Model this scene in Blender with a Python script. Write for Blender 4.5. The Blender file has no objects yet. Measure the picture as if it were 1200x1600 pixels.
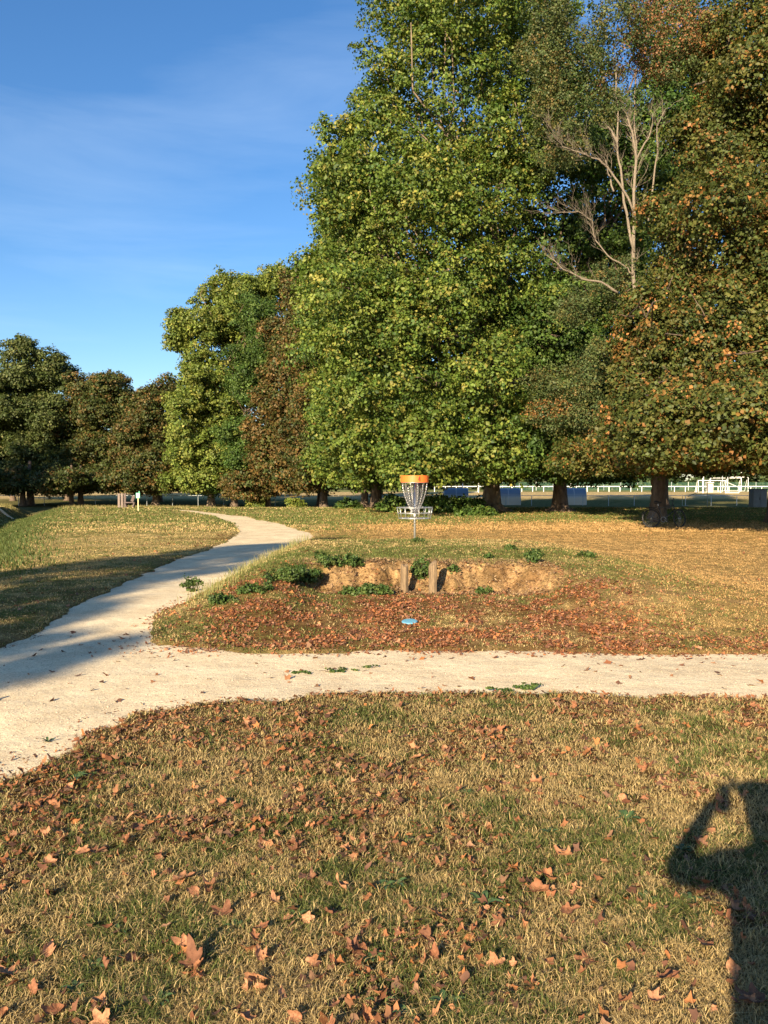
import bpy, bmesh, math, random
import numpy as np
from mathutils import Vector, Matrix, Euler
random.seed(7)
SC = bpy.context.scene
COL = SC.collection
PI = math.pi

# ------------------------------------------------------------------ camera
CAM_H = 1.6
PITCH = math.radians(1.95)
FPX = 1294.0
cam = bpy.data.cameras.new('camera')
cam.sensor_fit = 'VERTICAL'; cam.sensor_height = 24.0
cam.lens = 24.0 * FPX / 1600.0
cam.clip_start = 0.02; cam.clip_end = 3000
camo = bpy.data.objects.new('camera', cam); COL.objects.link(camo)
camo.location = (0, 0, CAM_H); camo.rotation_euler = (PI/2 - PITCH, 0, 0)
SC.camera = camo

# ------------------------------------------------------------------ light
AZ = math.radians(22.4); EL = math.radians(18.7)     # direction the shadows run, height of the sun
SUN_STRENGTH = 5.0; SKY_STRENGTH = 0.054; EXPOSURE = 1.37
sd_ = Vector((math.sin(AZ)*math.cos(EL), math.cos(AZ)*math.cos(EL), -math.sin(EL)))
sl = bpy.data.lights.new('sun', 'SUN'); sl.energy = SUN_STRENGTH; sl.angle = math.radians(0.53)
sl.color = (1.0, 0.83, 0.58)
so = bpy.data.objects.new('sun', sl); COL.objects.link(so)
so.rotation_euler = sd_.to_track_quat('-Z', 'Y').to_euler(); so.location = (-20, -30, 30)
SC.view_settings.view_transform = 'Standard'; SC.view_settings.look = 'None'
SC.view_settings.exposure = EXPOSURE; SC.view_settings.gamma = 1.0
SC.view_settings.use_curve_mapping = False

w = bpy.data.worlds.new('World'); SC.world = w; w.use_nodes = True
nt = w.node_tree; nt.nodes.clear(); N = nt.nodes.new; L = nt.links.new
out = N('ShaderNodeOutputWorld'); bg = N('ShaderNodeBackground'); bg.inputs['Strength'].default_value = SKY_STRENGTH
sky = N('ShaderNodeTexSky'); sky.sky_type = 'NISHITA'; sky.sun_disc = False
sky.sun_elevation = EL; sky.sun_rotation = AZ + PI
sky.altitude = 0; sky.air_density = 1.0; sky.dust_density = 0.4; sky.ozone_density = 2.5
tc = N('ShaderNodeTexCoord'); mp = N('ShaderNodeMapping')
mp.inputs['Rotation'].default_value = (0, math.radians(-24), 0); mp.inputs['Scale'].default_value = (1.1, 1.1, 7.0)
nz = N('ShaderNodeTexNoise'); nz.inputs['Scale'].default_value = 1.7; nz.inputs['Detail'].default_value = 7; nz.inputs['Roughness'].default_value = .55
nz.inputs['Distortion'].default_value = .5
cr = N('ShaderNodeValToRGB'); cr.color_ramp.elements[0].position = .50; cr.color_ramp.elements[1].position = .85
cr.color_ramp.elements[0].color = (0,0,0,1); cr.color_ramp.elements[1].color = (.17,.17,.17,1)
mx = N('ShaderNodeMix'); mx.data_type = 'RGBA'
L(tc.outputs['Generated'], mp.inputs['Vector']); L(mp.outputs[0], nz.inputs['Vector']); L(nz.outputs['Fac'], cr.inputs[0])
L(cr.outputs[0], mx.inputs['Factor']); hs = N('ShaderNodeHueSaturation'); hs.inputs['Saturation'].default_value = 1.22; L(sky.outputs[0], hs.inputs['Color'])
tint = N('ShaderNodeMix'); tint.data_type = 'RGBA'; tint.blend_type = 'MULTIPLY'; tint.inputs['Factor'].default_value = 1; tint.inputs['B'].default_value = (1.22, 1.25, 1.38, 1)
L(hs.outputs[0], tint.inputs['A']); L(tint.outputs['Result'], mx.inputs['A']); mx.inputs['B'].default_value = (7.5, 9.0, 10.5, 1)
L(mx.outputs['Result'], bg.inputs['Color']); L(bg.outputs[0], out.inputs[0])

# ------------------------------------------------------------------ helpers
def unproj(px, py, z=0.0):
    """photo pixel -> point on the level z"""
    a = PITCH + math.atan((py-800)/FPX)
    d = (CAM_H - z)/math.tan(a)
    ax = d*math.cos(PITCH) + (CAM_H-z)*math.sin(PITCH)
    return ((px-600)/FPX*ax, d)
def at(px, py, D):
    """photo pixel at ground distance D -> world point"""
    a = math.tan(PITCH + math.atan((py-800)/FPX))
    z = CAM_H - a*D
    ax = D*math.cos(PITCH) + (CAM_H-z)*math.sin(PITCH)
    return np.array(((px-600)/FPX*ax, D, z))

def tag(o, label=None, cat=None, group=None, kind=None):
    if label: o['label'] = label
    if cat: o['category'] = cat
    if group: o['group'] = group
    if kind: o['kind'] = kind
    return o
def empty(name, loc, rz=0.0):
    o = bpy.data.objects.new(name, None); COL.objects.link(o); o.location = loc; o.rotation_euler = (0,0,rz)
    o.empty_display_size = .2
    return o
def link(name, me, mat=None, parent=None, loc=(0,0,0), smooth=False):
    if mat: me.materials.append(mat)
    if smooth:
        me.polygons.foreach_set('use_smooth', np.ones(len(me.polygons), dtype=bool))
    o = bpy.data.objects.new(name, me); COL.objects.link(o); o.location = loc
    if parent: o.parent = parent
    return o
def np_mesh(name, V, F, colors=None):
    V = np.asarray(V, dtype=np.float32); F = np.asarray(F, dtype=np.int32)
    k = F.shape[1]; me = bpy.data.meshes.new(name)
    me.vertices.add(len(V)); me.vertices.foreach_set('co', V.ravel())
    me.loops.add(F.size); me.loops.foreach_set('vertex_index', F.ravel())
    me.polygons.add(len(F)); me.polygons.foreach_set('loop_start', np.arange(len(F), dtype=np.int32)*k)
    try: me.polygons.foreach_set('loop_total', np.full(len(F), k, dtype=np.int32))
    except Exception: pass
    me.update(calc_edges=True)
    if colors is not None:
        c = np.ones((len(V),4), dtype=np.float32); c[:,:3] = colors
        at_ = me.color_attributes.new('Col', 'FLOAT_COLOR', 'POINT'); at_.data.foreach_set('color', c.ravel())
    return me
class MB:
    """collects simple shapes; build() links them as ONE mesh object"""
    def __init__(s): s.V = []; s.F = []; s.n = 0
    def add(s, V, F):
        s.V.extend([tuple(v) for v in V]); s.F.extend([tuple(i+s.n for i in f) for f in F]); s.n += len(V)
    def box(s, c, size, rot=None, bev=0.0):
        bm = bmesh.new(); bmesh.ops.create_cube(bm, size=1.0)
        for v in bm.verts: v.co = Vector((v.co.x*size[0], v.co.y*size[1], v.co.z*size[2]))
        if bev > 0: bmesh.ops.bevel(bm, geom=bm.edges[:], offset=bev, segments=2, affect='EDGES', profile=.5)
        M = (rot.to_matrix().to_4x4() if rot is not None else Matrix.Identity(4)); M = Matrix.Translation(c) @ M
        bm.verts.index_update()
        s.add([M @ v.co for v in bm.verts], [[v.index for v in f.verts] for f in bm.faces]); bm.free()
    def tube(s, pts, rad, seg=8, caps=True, closed=False):
        pts = [Vector(p) for p in pts]; n = len(pts)
        if not hasattr(rad, '__len__'): rad = [rad]*n
        V = []; up = None
        for i, p in enumerate(pts):
            if closed: t = (pts[(i+1)%n]-pts[i-1])
            else: t = (pts[min(i+1,n-1)]-pts[max(i-1,0)])
            if t.length < 1e-9: t = Vector((0,0,1))
            t.normalize()
            if up is None:
                up = Vector((0,0,1)) if abs(t.z) < .9 else Vector((1,0,0))
            a = t.cross(up)
            if a.length < 1e-5: a = t.orthogonal()
            a.normalize(); b = a.cross(t); b.normalize(); up = b
            for k in range(seg):
                an = 2*PI*k/seg; V.append(p + (a*math.cos(an) + b*math.sin(an))*rad[i])
        F = []
        m = n if closed else n-1
        for i in range(m):
            j = (i+1) % n
            for k in range(seg):
                F.append((i*seg+k, i*seg+(k+1)%seg, j*seg+(k+1)%seg, j*seg+k))
        if caps and not closed:
            F.append(tuple(range(seg))[::-1]); F.append(tuple((n-1)*seg+k for k in range(seg)))
        s.add(V, F)
    def ring(s, c, R, r, n=32, seg=6, M=None):
        pts = []
        for i in range(n):
            a = 2*PI*i/n; v = Vector((R*math.cos(a), R*math.sin(a), 0))
            if M is not None: v = M @ v
            pts.append(Vector(c)+v)
        s.tube(pts, r, seg, closed=True)
    def build(s, name, mat, parent=None, loc=(0,0,0), smooth=False):
        me = bpy.data.meshes.new(name); me.from_pydata(s.V, [], s.F); me.update()
        return link(name, me, mat, parent, loc, smooth)

# value noise, vectorised
def _h(ix, iy, s):
    n = (ix.astype(np.int64)*374761393 + iy.astype(np.int64)*668265263 + s*1442695041) & 0xffffffff
    n = ((n ^ (n >> 13)) * 1274126177) & 0xffffffff
    n = (n ^ (n >> 16)) & 0xffffffff
    return n.astype(np.float64)/4294967295.0
def vn(x, y, s=0):
    x = np.asarray(x, dtype=np.float64); y = np.asarray(y, dtype=np.float64)
    ix = np.floor(x); iy = np.floor(y); fx = x-ix; fy = y-iy
    fx = fx*fx*(3-2*fx); fy = fy*fy*(3-2*fy)
    a = _h(ix,iy,s); b = _h(ix+1,iy,s); c = _h(ix,iy+1,s); d = _h(ix+1,iy+1,s)
    return (a*(1-fx)+b*fx)*(1-fy) + (c*(1-fx)+d*fx)*fy
def fbm(x, y, s=0, o=4, rough=.5):
    t = 0; a = 1; w_ = 0
    for i in range(o):
        t = t + a*vn(x*2**i+17.3*i, y*2**i-9.1*i, s+i*31); w_ += a; a *= rough
    return t/w_
def ss(a, b, x):
    t = np.clip((x-a)/(b-a), 0, 1); return t*t*(3-2*t)
def mixc(a, b, t):
    return a*(1-t[...,None]) + np.asarray(b)*t[...,None]

# ------------------------------------------------------------------ materials
def newmat(name):
    m = bpy.data.materials.new(name); m.use_nodes = True; t = m.node_tree
    b = t.nodes['Principled BSDF']; return m, t, b
def plain(name, col, rough=.6, metal=0.0, var=.25, scale=12, bump=.0, spec=.5, bscale=None):
    m, t, b = newmat(name)
    tc = t.nodes.new('ShaderNodeTexCoord'); n = t.nodes.new('ShaderNodeTexNoise'); n.inputs['Scale'].default_value = scale; n.inputs['Detail'].default_value = 6
    t.links.new(tc.outputs['Object'], n.inputs['Vector'])
    r = t.nodes.new('ShaderNodeValToRGB'); e = r.color_ramp.elements
    e[0].position = .3; e[1].position = .7
    e[0].color = (*[c*(1-var) for c in col], 1); e[1].color = (*[min(1, c*(1+var)) for c in col], 1)
    t.links.new(n.outputs['Fac'], r.inputs[0]); t.links.new(r.outputs[0], b.inputs['Base Color'])
    b.inputs['Roughness'].default_value = rough; b.inputs['Metallic'].default_value = metal
    b.inputs['Specular IOR Level'].default_value = spec
    if bump:
        bp = t.nodes.new('ShaderNodeBump'); bp.inputs['Strength'].default_value = bump; bp.inputs['Distance'].default_value = .02
        if bscale:
            n2 = t.nodes.new('ShaderNodeTexNoise'); n2.inputs['Scale'].default_value = bscale; n2.inputs['Detail'].default_value = 6
            t.links.new(tc.outputs['Object'], n2.inputs['Vector']); t.links.new(n2.outputs['Fac'], bp.inputs['Height'])
        else: t.links.new(n.outputs['Fac'], bp.inputs['Height'])
        t.links.new(bp.outputs[0], b.inputs['Normal'])
    return m
def leafmat(name, trans=.3, rough=.55, tcol=(1.25,1.3,.55), spec=.3):
    m, t, b = newmat(name)
    a = t.nodes.new('ShaderNodeAttribute'); a.attribute_name = 'Col'
    t.links.new(a.outputs['Color'], b.inputs['Base Color']); b.inputs['Roughness'].default_value = rough
    b.inputs['Specular IOR Level'].default_value = spec
    tr = t.nodes.new('ShaderNodeBsdfTranslucent')
    mm = t.nodes.new('ShaderNodeMix'); mm.data_type = 'RGBA'; mm.blend_type = 'MULTIPLY'; mm.inputs['Factor'].default_value = 1
    mm.inputs['B'].default_value = (*tcol, 1); t.links.new(a.outputs['Color'], mm.inputs['A']); t.links.new(mm.outputs['Result'], tr.inputs['Color'])
    ms = t.nodes.new('ShaderNodeMixShader'); ms.inputs[0].default_value = trans
    t.links.new(b.outputs[0], ms.inputs[1]); t.links.new(tr.outputs[0], ms.inputs[2])
    t.links.new(ms.outputs[0], t.nodes['Material Output'].inputs['Surface'])
    return m
M = {}
M['leaf'] = leafmat('foliage', .28)
M['dryleaf'] = leafmat('dry_leaf', .15, .7, (1.2,.9,.6), .2)
M['grass'] = leafmat('grass_blades', .25, .6, (1.2,1.15,.6), .2)
M['metal'] = plain('galvanised_steel', (.50,.50,.49), .42, .75, .18, 30)
M['chain'] = plain('chain_steel', (.40,.39,.38), .38, .7, .2, 60)
M['orange'] = plain('orange_band', (.80,.155,.02), .5, 0, .08, 20)
M['darkred'] = plain('dark_red_mark', (.30,.02,.01), .6)
M['white'] = plain('white_paint', (.80,.78,.72), .5, 0, .06, 3)
M['rail'] = plain('rail_grey', (.42,.45,.46), .5, .3, .15, 4)
M['black'] = plain('black_rubber', (.02,.02,.02), .6)
M['bikegrey'] = plain('bicycle_paint', (.04,.045,.05), .3)
M['cabinet'] = plain('cabinet_grey', (.16,.18,.20), .5, 0, .1, 3)
M['cabtop'] = plain('cabinet_lid', (.09,.10,.11), .5)
M['cream'] = plain('cream_render', (.66,.60,.47), .8)
M['greensign'] = plain('green_plate', (.12,.48,.30), .5)
M['palewood'] = plain('pale_wood', (.62,.50,.28), .8, 0, .2, 14)
M['oldwood'] = plain('weathered_wood', (.11,.08,.07), .85, 0, .3, 10)
M['oldwoodpale'] = plain('weathered_wood_pale', (.19,.145,.12), .85, 0, .25, 10)
M['disc'] = plain('blue_plastic', (.13,.34,.46), .4, 0, .06, 8)
M['skin'] = plain('skin', (.55,.33,.24), .5, 0, .05, 8)
M['denim'] = plain('denim', (.05,.07,.13), .9, 0, .2, 30)
M['shirt'] = plain('grey_cotton', (.20,.20,.22), .9, 0, .1, 30)
M['redshirt'] = plain('red_cotton', (.5,.04,.05), .9)
M['whitecap'] = plain('white_cotton', (.75,.75,.72), .9)
M['hair'] = plain('dark_hair', (.04,.025,.015), .7)
M['phone'] = plain('phone_glass', (.02,.02,.02), .2)
M['greenmesh'] = plain('green_mesh', (.05,.14,.09), .7)
M['shelterblue'] = leafmat('blue_shelter_sheet', .45, .3, (1,1,1), .5)
M['shelterwhite'] = leafmat('white_shelter_sheet', .35, .4, (1,1,1), .5)

def woodmat(name, c1, c2):
    m, t, b = newmat(name)
    tc = t.nodes.new('ShaderNodeTexCoord'); mp = t.nodes.new('ShaderNodeMapping'); mp.inputs['Scale'].default_value = (40,40,4)
    n = t.nodes.new('ShaderNodeTexNoise'); n.inputs['Scale'].default_value = 1.5; n.inputs['Detail'].default_value = 8
    r = t.nodes.new('ShaderNodeValToRGB'); r.color_ramp.elements[0].position=.3; r.color_ramp.elements[1].position=.7
    r.color_ramp.elements[0].color=(*c1,1); r.color_ramp.elements[1].color=(*c2,1)
    bp = t.nodes.new('ShaderNodeBump'); bp.inputs['Strength'].default_value=.6; bp.inputs['Distance'].default_value=.01
    t.links.new(tc.outputs['Object'], mp.inputs[0]); t.links.new(mp.outputs[0], n.inputs['Vector']); t.links.new(n.outputs['Fac'], r.inputs[0])
    t.links.new(r.outputs[0], b.inputs['Base Color']); t.links.new(n.outputs['Fac'], bp.inputs['Height']); t.links.new(bp.outputs[0], b.inputs['Normal'])
    b.inputs['Roughness'].default_value=.85
    return m
M['post'] = woodmat('log_wood', (.10,.065,.035), (.27,.185,.10))
def barkmat(name, c1, c2, sc=(3,3,1.2), patch=None):
    m, t, b = newmat(name)
    tc = t.nodes.new('ShaderNodeTexCoord'); mp = t.nodes.new('ShaderNodeMapping'); mp.inputs['Scale'].default_value = sc
    n = t.nodes.new('ShaderNodeTexNoise'); n.inputs['Scale'].default_value = 2.2; n.inputs['Detail'].default_value = 8; n.inputs['Roughness'].default_value=.65
    r = t.nodes.new('ShaderNodeValToRGB'); r.color_ramp.elements[0].position=.35; r.color_ramp.elements[1].position=.65
    r.color_ramp.elements[0].color=(*c1,1); r.color_ramp.elements[1].color=(*c2,1)
    if patch:
        e = r.color_ramp.elements.new(.72); e.color=(*patch,1)
    bp = t.nodes.new('ShaderNodeBump'); bp.inputs['Strength'].default_value=.8; bp.inputs['Distance'].default_value=.05
    t.links.new(tc.outputs['Object'], mp.inputs[0]); t.links.new(mp.outputs[0], n.inputs['Vector']); t.links.new(n.outputs['Fac'], r.inputs[0])
    t.links.new(r.outputs[0], b.inputs['Base Color']); t.links.new(n.outputs['Fac'], bp.inputs['Height']); t.links.new(bp.outputs[0], b.inputs['Normal'])
    b.inputs['Roughness'].default_value=.9
    return m
M['bark'] = barkmat('brown_bark', (.07,.045,.03), (.17,.12,.08))
M['planebark'] = barkmat('mottled_plane_bark', (.10,.07,.045), (.24,.18,.12), (2,2,1.2), (.42,.35,.24))
M['deadbark'] = barkmat('bare_dead_wood', (.12,.095,.07), (.28,.225,.165), (14,14,4))

# ------------------------------------------------------------------ terrain
PATH_PX_LOW = [(1200,1096),(1080,1093),(960,1090),(860,1086),(740,1086),(640,1089),(500,1091),(400,1100),(300,1107),(210,1118),(150,1140),(90,1175),(0,1228)]
PATH_PX_L = [(0,1008),(62,983),(137,937),(208,904),(250,884),(320,859),(362,843),(376,831),(367,818),(325,804),(267,795.6)]
PATH_PX_R = [(300,797.6),(375,806),(437,818),(479,831),(487,838)]
PATH_PX_M = [(245,1006),(330,1014),(400,1022),(500,1019),(640,1016),(800,1014),(1000,1016),(1200,1018)]
poly = [(15.0, unproj(1200,1098)[1]+.3)]
poly += [unproj(*p) for p in PATH_PX_LOW] + [(-3.6,3.25),(-9,1.6),(-14,1.2),(-14,4.2),(-7,6.0)] + [unproj(*p) for p in PATH_PX_L]
poly += [(-22,57.0),(-34,62),(-34,64),(-21,59.0)]
poly += [unproj(*p) for p in PATH_PX_R] + [(-2.2,21.5),(-2.25,17),(-2.55,12.5),(-2.75,9.6)]
poly += [unproj(*p) for p in PATH_PX_M] + [(15.0, unproj(1200,1018)[1]+.5)]
POLY = np.array(poly)
def sdpoly(x, y):
    x = np.asarray(x, float); y = np.asarray(y, float)
    d2 = np.full(x.shape, 1e9); inside = np.zeros(x.shape, bool)
    n = len(POLY)
    for i in range(n):
        ax, ay = POLY[i]; bx, by = POLY[(i+1)%n]
        ex, ey = bx-ax, by-ay; wx = x-ax; wy = y-ay
        t = np.clip((wx*ex+wy*ey)/(ex*ex+ey*ey+1e-12), 0, 1)
        d2 = np.minimum(d2, (wx-ex*t)**2+(wy-ey*t)**2)
        c = ((ay > y) != (by > y))
        xi = ax + (y-ay)/((by-ay) if abs(by-ay) > 1e-12 else 1e-12)*(bx-ax)
        inside ^= (c & (x < xi))
    d = np.sqrt(d2); return np.where(inside, -d, d)
def path_sd(x, y):
    s = sdpoly(x, y)
    return s + (fbm(x*2.6, y*2.6, 5, 3)-.5)*.22 + (vn(x*11, y*11, 6)-.5)*.06
E0 = np.array(unproj(0,872)); E1 = np.array((-24.0,61.0)); ED = (E1-E0)/np.linalg.norm(E1-E0)
def ditch_u(x, y):    # metres left of the ditch's right edge
    return (x-E0[0])*(-ED[1]) + (y-E0[1])*ED[0]
def scarp_w(x): return ss(-1.35,-.75,x)*(1-ss(2.0,2.7,x))
def mound(x, y):
    xl = x + (fbm(x*.9, y*.9, 41, 2)-.5)*.5
    left = ss(-2.95,-1.35,xl); right = 1-ss(2.4,6.2,xl)
    back = 1-ss(16.6,19.5,y)
    ramp = ss(8.0,12.2,y)
    yy = y + (fbm(x*1.6, y*.6, 12, 3)-.5)*.35 + (x-.6)**2*.02
    low = .11*ss(8.2,11.1,y)
    sc = low + (.46-low)*ss(11.12,11.52,yy+ (vn(x*7,y*2,13)-.5)*.16+(fbm(x*3.2,y*.8,14,4)-.5)*.15)
    f = scarp_w(x)
    prof = (ramp*.46)*(1-f) + sc*f
    return prof*left*right*back
def base_z(x, y):
    x = np.asarray(x, float); y = np.asarray(y, float)
    z = mound(x, y)
    z = z - .85*ss(52,82,y)*(1-ss(100,155,y))*ss(-60,-10,x+0*y)**.0
    u = ditch_u(x, y); g = ss(8,16,y)*(1-ss(78,86,y))
    z = z + g*(-.8*ss(-.6,2.5,u) + 1.0*ss(2.9,4.6,u))
    lawn = (fbm(x*.35,y*.35,21,3)-.5)*.10*ss(2,10,np.hypot(x,y))
    return z + lawn*(1-.7*ss(30,60,y))
def ground_z(x, y, s=None):
    if s is None: s = path_sd(x, y)
    d = np.hypot(x, y)
    wdt = np.maximum(.05, d*.006)
    z = base_z(x, y) + (-.06) + .08*ss(-wdt, wdt, s)
    z = z + (fbm(x*5,y*5,22,3)-.5)*.03*ss(0,.3,s)*(1-ss(10,25,d))
    f = scarp_w(x)*ss(10.9,11.15,y)*(1-ss(11.8,12.1,y))
    z = z + f*((fbm(x*8,y*8,23,4)-.5)*.09 + (fbm(x*22,y*22,25,3)-.5)*.07 - .06*ss(.60,.72,fbm(x*4,y*5,26,3)))
    return z

# colour zones ------------------------------------------------------------
STRAW = np.array((.36,.255,.105)); STRAW2 = np.array((.47,.35,.165)); GREEN = np.array((.135,.140,.040)); GREEN2 = np.array((.085,.115,.028))
TAN = np.array((.37,.225,.09)); DIRT = np.array((.36,.225,.115)); LEAFB = np.array((.27,.125,.055)); SOIL = np.array((.16,.10,.05))
def leafiness(x, y):
    """how much leaf litter lies here (0..1)"""
    x = np.asarray(x, float); y = np.asarray(y, float)
    n = fbm(x*1.3, y*1.3, 61, 4)
    fr = ss(7.7,8.0,y)*(1-ss(10.3,11.6,y+.3*(fbm(x*2,y*2,62,2)-.5)))*ss(-2.3,-.9,x+(y-8)*.35)*(1-ss(2.2,3.6,x+.8*(n-.5)))*ss(-.1,.25,n-.25)
    fr = np.maximum(fr, .45*ss(7.7,7.9,y)*(1-ss(8.3,9.0,y))*ss(-2.6,-1.5,x))
    le = ss(.55,-.5,0) if False else 0
    s = sdpoly(x, y)
    near = (y < 7.5)
    edge = near*(1-ss(.3,1.9,s))*ss(-.6,-1.6,x)*.75*ss(.3,.6,fbm(x*3,y*3,64,3))*ss(-.05,0.02,s)
    edge2 = near*(1-ss(.05,.35,s))*.6*ss(-.05,.02,s)
    pat = near*ss(.52,.68,fbm(x*1.9+4, y*1.9, 63, 3))*.55
    left_l = ((x < -2.5) & (y > 8) & (y < 26))*(1-ss(.3,2.4,s))*.55*ss(-.05,.02,s)*ss(.35,.6,n)
    return np.clip(np.maximum.reduce([fr, edge, edge2, pat, left_l]), 0, 1)
def greenness(x, y):
    x = np.asarray(x, float); y = np.asarray(y, float)
    n = .4*fbm(x*.9, y*.9, 71, 4) + .35*fbm(x*3.7, y*3.7, 72, 3) + .25*vn(x*13,y*13,73)
    g = .12+.74*ss(.36,.68,n)
    rightdry = ss(2.0,6.0,x)*ss(7.3,8,y)*(1-ss(30,40,y))
    g = g*(1-.85*rightdry)
    g = g*(1-.75*ss(18,20,y)*(1-ss(28,36,y))*ss(-1,0,x))
    rim = np.exp(-((y-13.0)/1.6)**2)*ss(-2.5,-1,x)*(1-ss(3,6,x))
    g = np.clip(g + .55*rim, 0, 1)
    strip = ss(30,36,y)*(1-ss(50,60,y))
    g = np.clip(g + .42*strip, 0, 1)
    lf = ss(-2.6,-2.0,x)*(1-ss(-1.4,-.2,x))*ss(8.2,8.8,y)*(1-ss(12,13,y))
    g = np.clip(g + .35*lf, 0, 1)
    u = ditch_u(x, y); dz = ss(-.8,1.2,u)*(1-ss(3.2,4.0,u))*ss(8,14,y)
    g = np.maximum(g, dz)
    return g
def ground_col(x, y, s):
    n1 = fbm(x*2.1,y*2.1,81,4); n2 = fbm(x*9,y*9,82,3)
    g = greenness(x,y)
    dry = mixc(np.broadcast_to(STRAW,(len(x),3)), STRAW2, ss(.35,.65,n1))
    rightdry = np.clip(ss(1.0,5.0,x)*ss(7.3,8,y) + ss(17,19,y)*ss(-4,-1,x), 0, 1)*(1-ss(60,80,y))
    dry = mixc(dry, TAN*1.05, .75*rightdry)
    c = mixc(dry, GREEN*.95, g*.8)
    # mowing / tyre stripes on the left lawn
    st = ss(.45,.6,vn(y*1.4+x*.25, x*.15, 83))*((x<-2)&(y>12))
    c = mixc(c, STRAW2*1.05, .45*st)
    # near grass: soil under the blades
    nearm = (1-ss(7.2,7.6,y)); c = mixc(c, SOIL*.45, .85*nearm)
    c = mixc(c, LEAFB*(.7), .75*leafiness(x,y))
    f = scarp_w(x+.9*(n1-.5))*ss(10.7,11.05,y+.7*(n1-.5)+.5*(n2-.5))*(1-ss(11.7,12.1,y+.9*(n1-.5)+.7*(n2-.5)))
    dd = mixc(np.broadcast_to(DIRT,(len(x),3)), DIRT*np.array((.62,.58,.55)), ss(.5,.75,fbm(x*6,y*9,85,3)))
    c = c*(1-f[:,None])+dd*f[:,None]
    bare = ss(.56,.66,fbm(x*1.1,y*1.6,84,3))*ss(2,3,x)*ss(8,9,y)*(1-ss(14,16,y))
    c = mixc(c, DIRT*.9, bare*.6)
    far = ss(112,126,y); c = mixc(c, np.array((.50,.37,.19)), far)
    c = mixc(c, np.array((.10,.105,.05)), ss(50,62,y)*(1-far)*.8)  # shade of the tree row put into the dark green grass colour
    far2 = ss(158,168,y); c = mixc(c, np.array((.12,.17,.06)), far2*.8)
    lim = ss(.02,.10,s); c = mixc(c, SOIL, (1-lim)*.5*(y<25))
    c = c*(.82+.36*n2)[:,None]
    return c

rs = [.35]
while rs[-1] < 900: rs.append(rs[-1]+.02 if 10.75 < rs[-1] < 12.3 else rs[-1]*(1.008 if rs[-1] < 90 else 1.03))
rs = np.array(rs)
an = np.concatenate([np.arange(-180,-46,4.0), np.arange(-46,-9,.26), np.arange(-9,15,.12), np.arange(15,46,.26), np.arange(46,180.1,4.0)])
an[-1] = 180
A_, R_ = np.meshgrid(np.radians(an), rs)
GX = (R_*np.sin(A_)).ravel(); GY = (R_*np.cos(A_)).ravel()
S_ = path_sd(GX, GY)
GZ = ground_z(GX, GY, S_)
nr, na = R_.shape
idx = np.arange(nr*na).reshape(nr, na)
F = np.stack([idx[:-1,:-1], idx[:-1,1:], idx[1:,1:], idx[1:,:-1]], -1).reshape(-1,4)
V = np.stack([GX,GY,GZ],1)
# close the hole at the centre with a fan
cidx = len(V); V = np.vstack([V, [0,0,float(ground_z(np.array([0.]),np.array([0.]))[0])]])
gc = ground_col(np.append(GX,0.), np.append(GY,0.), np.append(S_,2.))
tri = np.stack([np.full(na-1,cidx), idx[0,:-1], idx[0,1:], idx[0,1:]],-1)
m, t, b = newmat('ground_soil_and_grass')
a = t.nodes.new('ShaderNodeAttribute'); a.attribute_name='Col'
tc = t.nodes.new('ShaderNodeTexCoord')
n = t.nodes.new('ShaderNodeTexNoise'); n.inputs['Scale'].default_value=26; n.inputs['Detail'].default_value=8; n.inputs['Roughness'].default_value=.7
n3 = t.nodes.new('ShaderNodeTexNoise'); n3.inputs['Scale'].default_value=3.2; n3.inputs['Detail'].default_value=9; n3.inputs['Roughness'].default_value=.75
t.links.new(tc.outputs['Object'], n.inputs['Vector']); t.links.new(tc.outputs['Object'], n3.inputs['Vector'])
r = t.nodes.new('ShaderNodeValToRGB'); r.color_ramp.elements[0].position=.3; r.color_ramp.elements[1].position=.72
r.color_ramp.elements[0].color=(.45,.45,.42,1); r.color_ramp.elements[1].color=(1.5,1.5,1.5,1)
r3 = t.nodes.new('ShaderNodeValToRGB'); r3.color_ramp.elements[0].position=.34; r3.color_ramp.elements[1].position=.66
r3.color_ramp.elements[0].color=(.62,.66,.60,1); r3.color_ramp.elements[1].color=(1.35,1.3,1.2,1)
t.links.new(n.outputs['Fac'], r.inputs[0]); t.links.new(n3.outputs['Fac'], r3.inputs[0])
mu = t.nodes.new('ShaderNodeMix'); mu.data_type='RGBA'; mu.blend_type='MULTIPLY'; mu.inputs['Factor'].default_value=1
mu2 = t.nodes.new('ShaderNodeMix'); mu2.data_type='RGBA'; mu2.blend_type='MULTIPLY'; mu2.inputs['Factor'].default_value=1
t.links.new(a.outputs['Color'], mu.inputs['A']); t.links.new(r.outputs[0], mu.inputs['B'])
t.links.new(mu.outputs['Result'], mu2.inputs['A']); t.links.new(r3.outputs[0], mu2.inputs['B'])
t.links.new(mu2.outputs['Result'], b.inputs['Base Color'])
bp = t.nodes.new('ShaderNodeBump'); bp.inputs['Strength'].default_value=1.0; bp.inputs['Distance'].default_value=.05
t.links.new(n.outputs['Fac'], bp.inputs['Height']); t.links.new(bp.outputs[0], b.inputs['Normal'])
b.inputs['Roughness'].default_value=1; b.inputs['Specular IOR Level'].default_value=0
M['ground']=m
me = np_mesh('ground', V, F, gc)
g = link('ground', me, M['ground'], smooth=True); tag(g, kind='structure')
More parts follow.
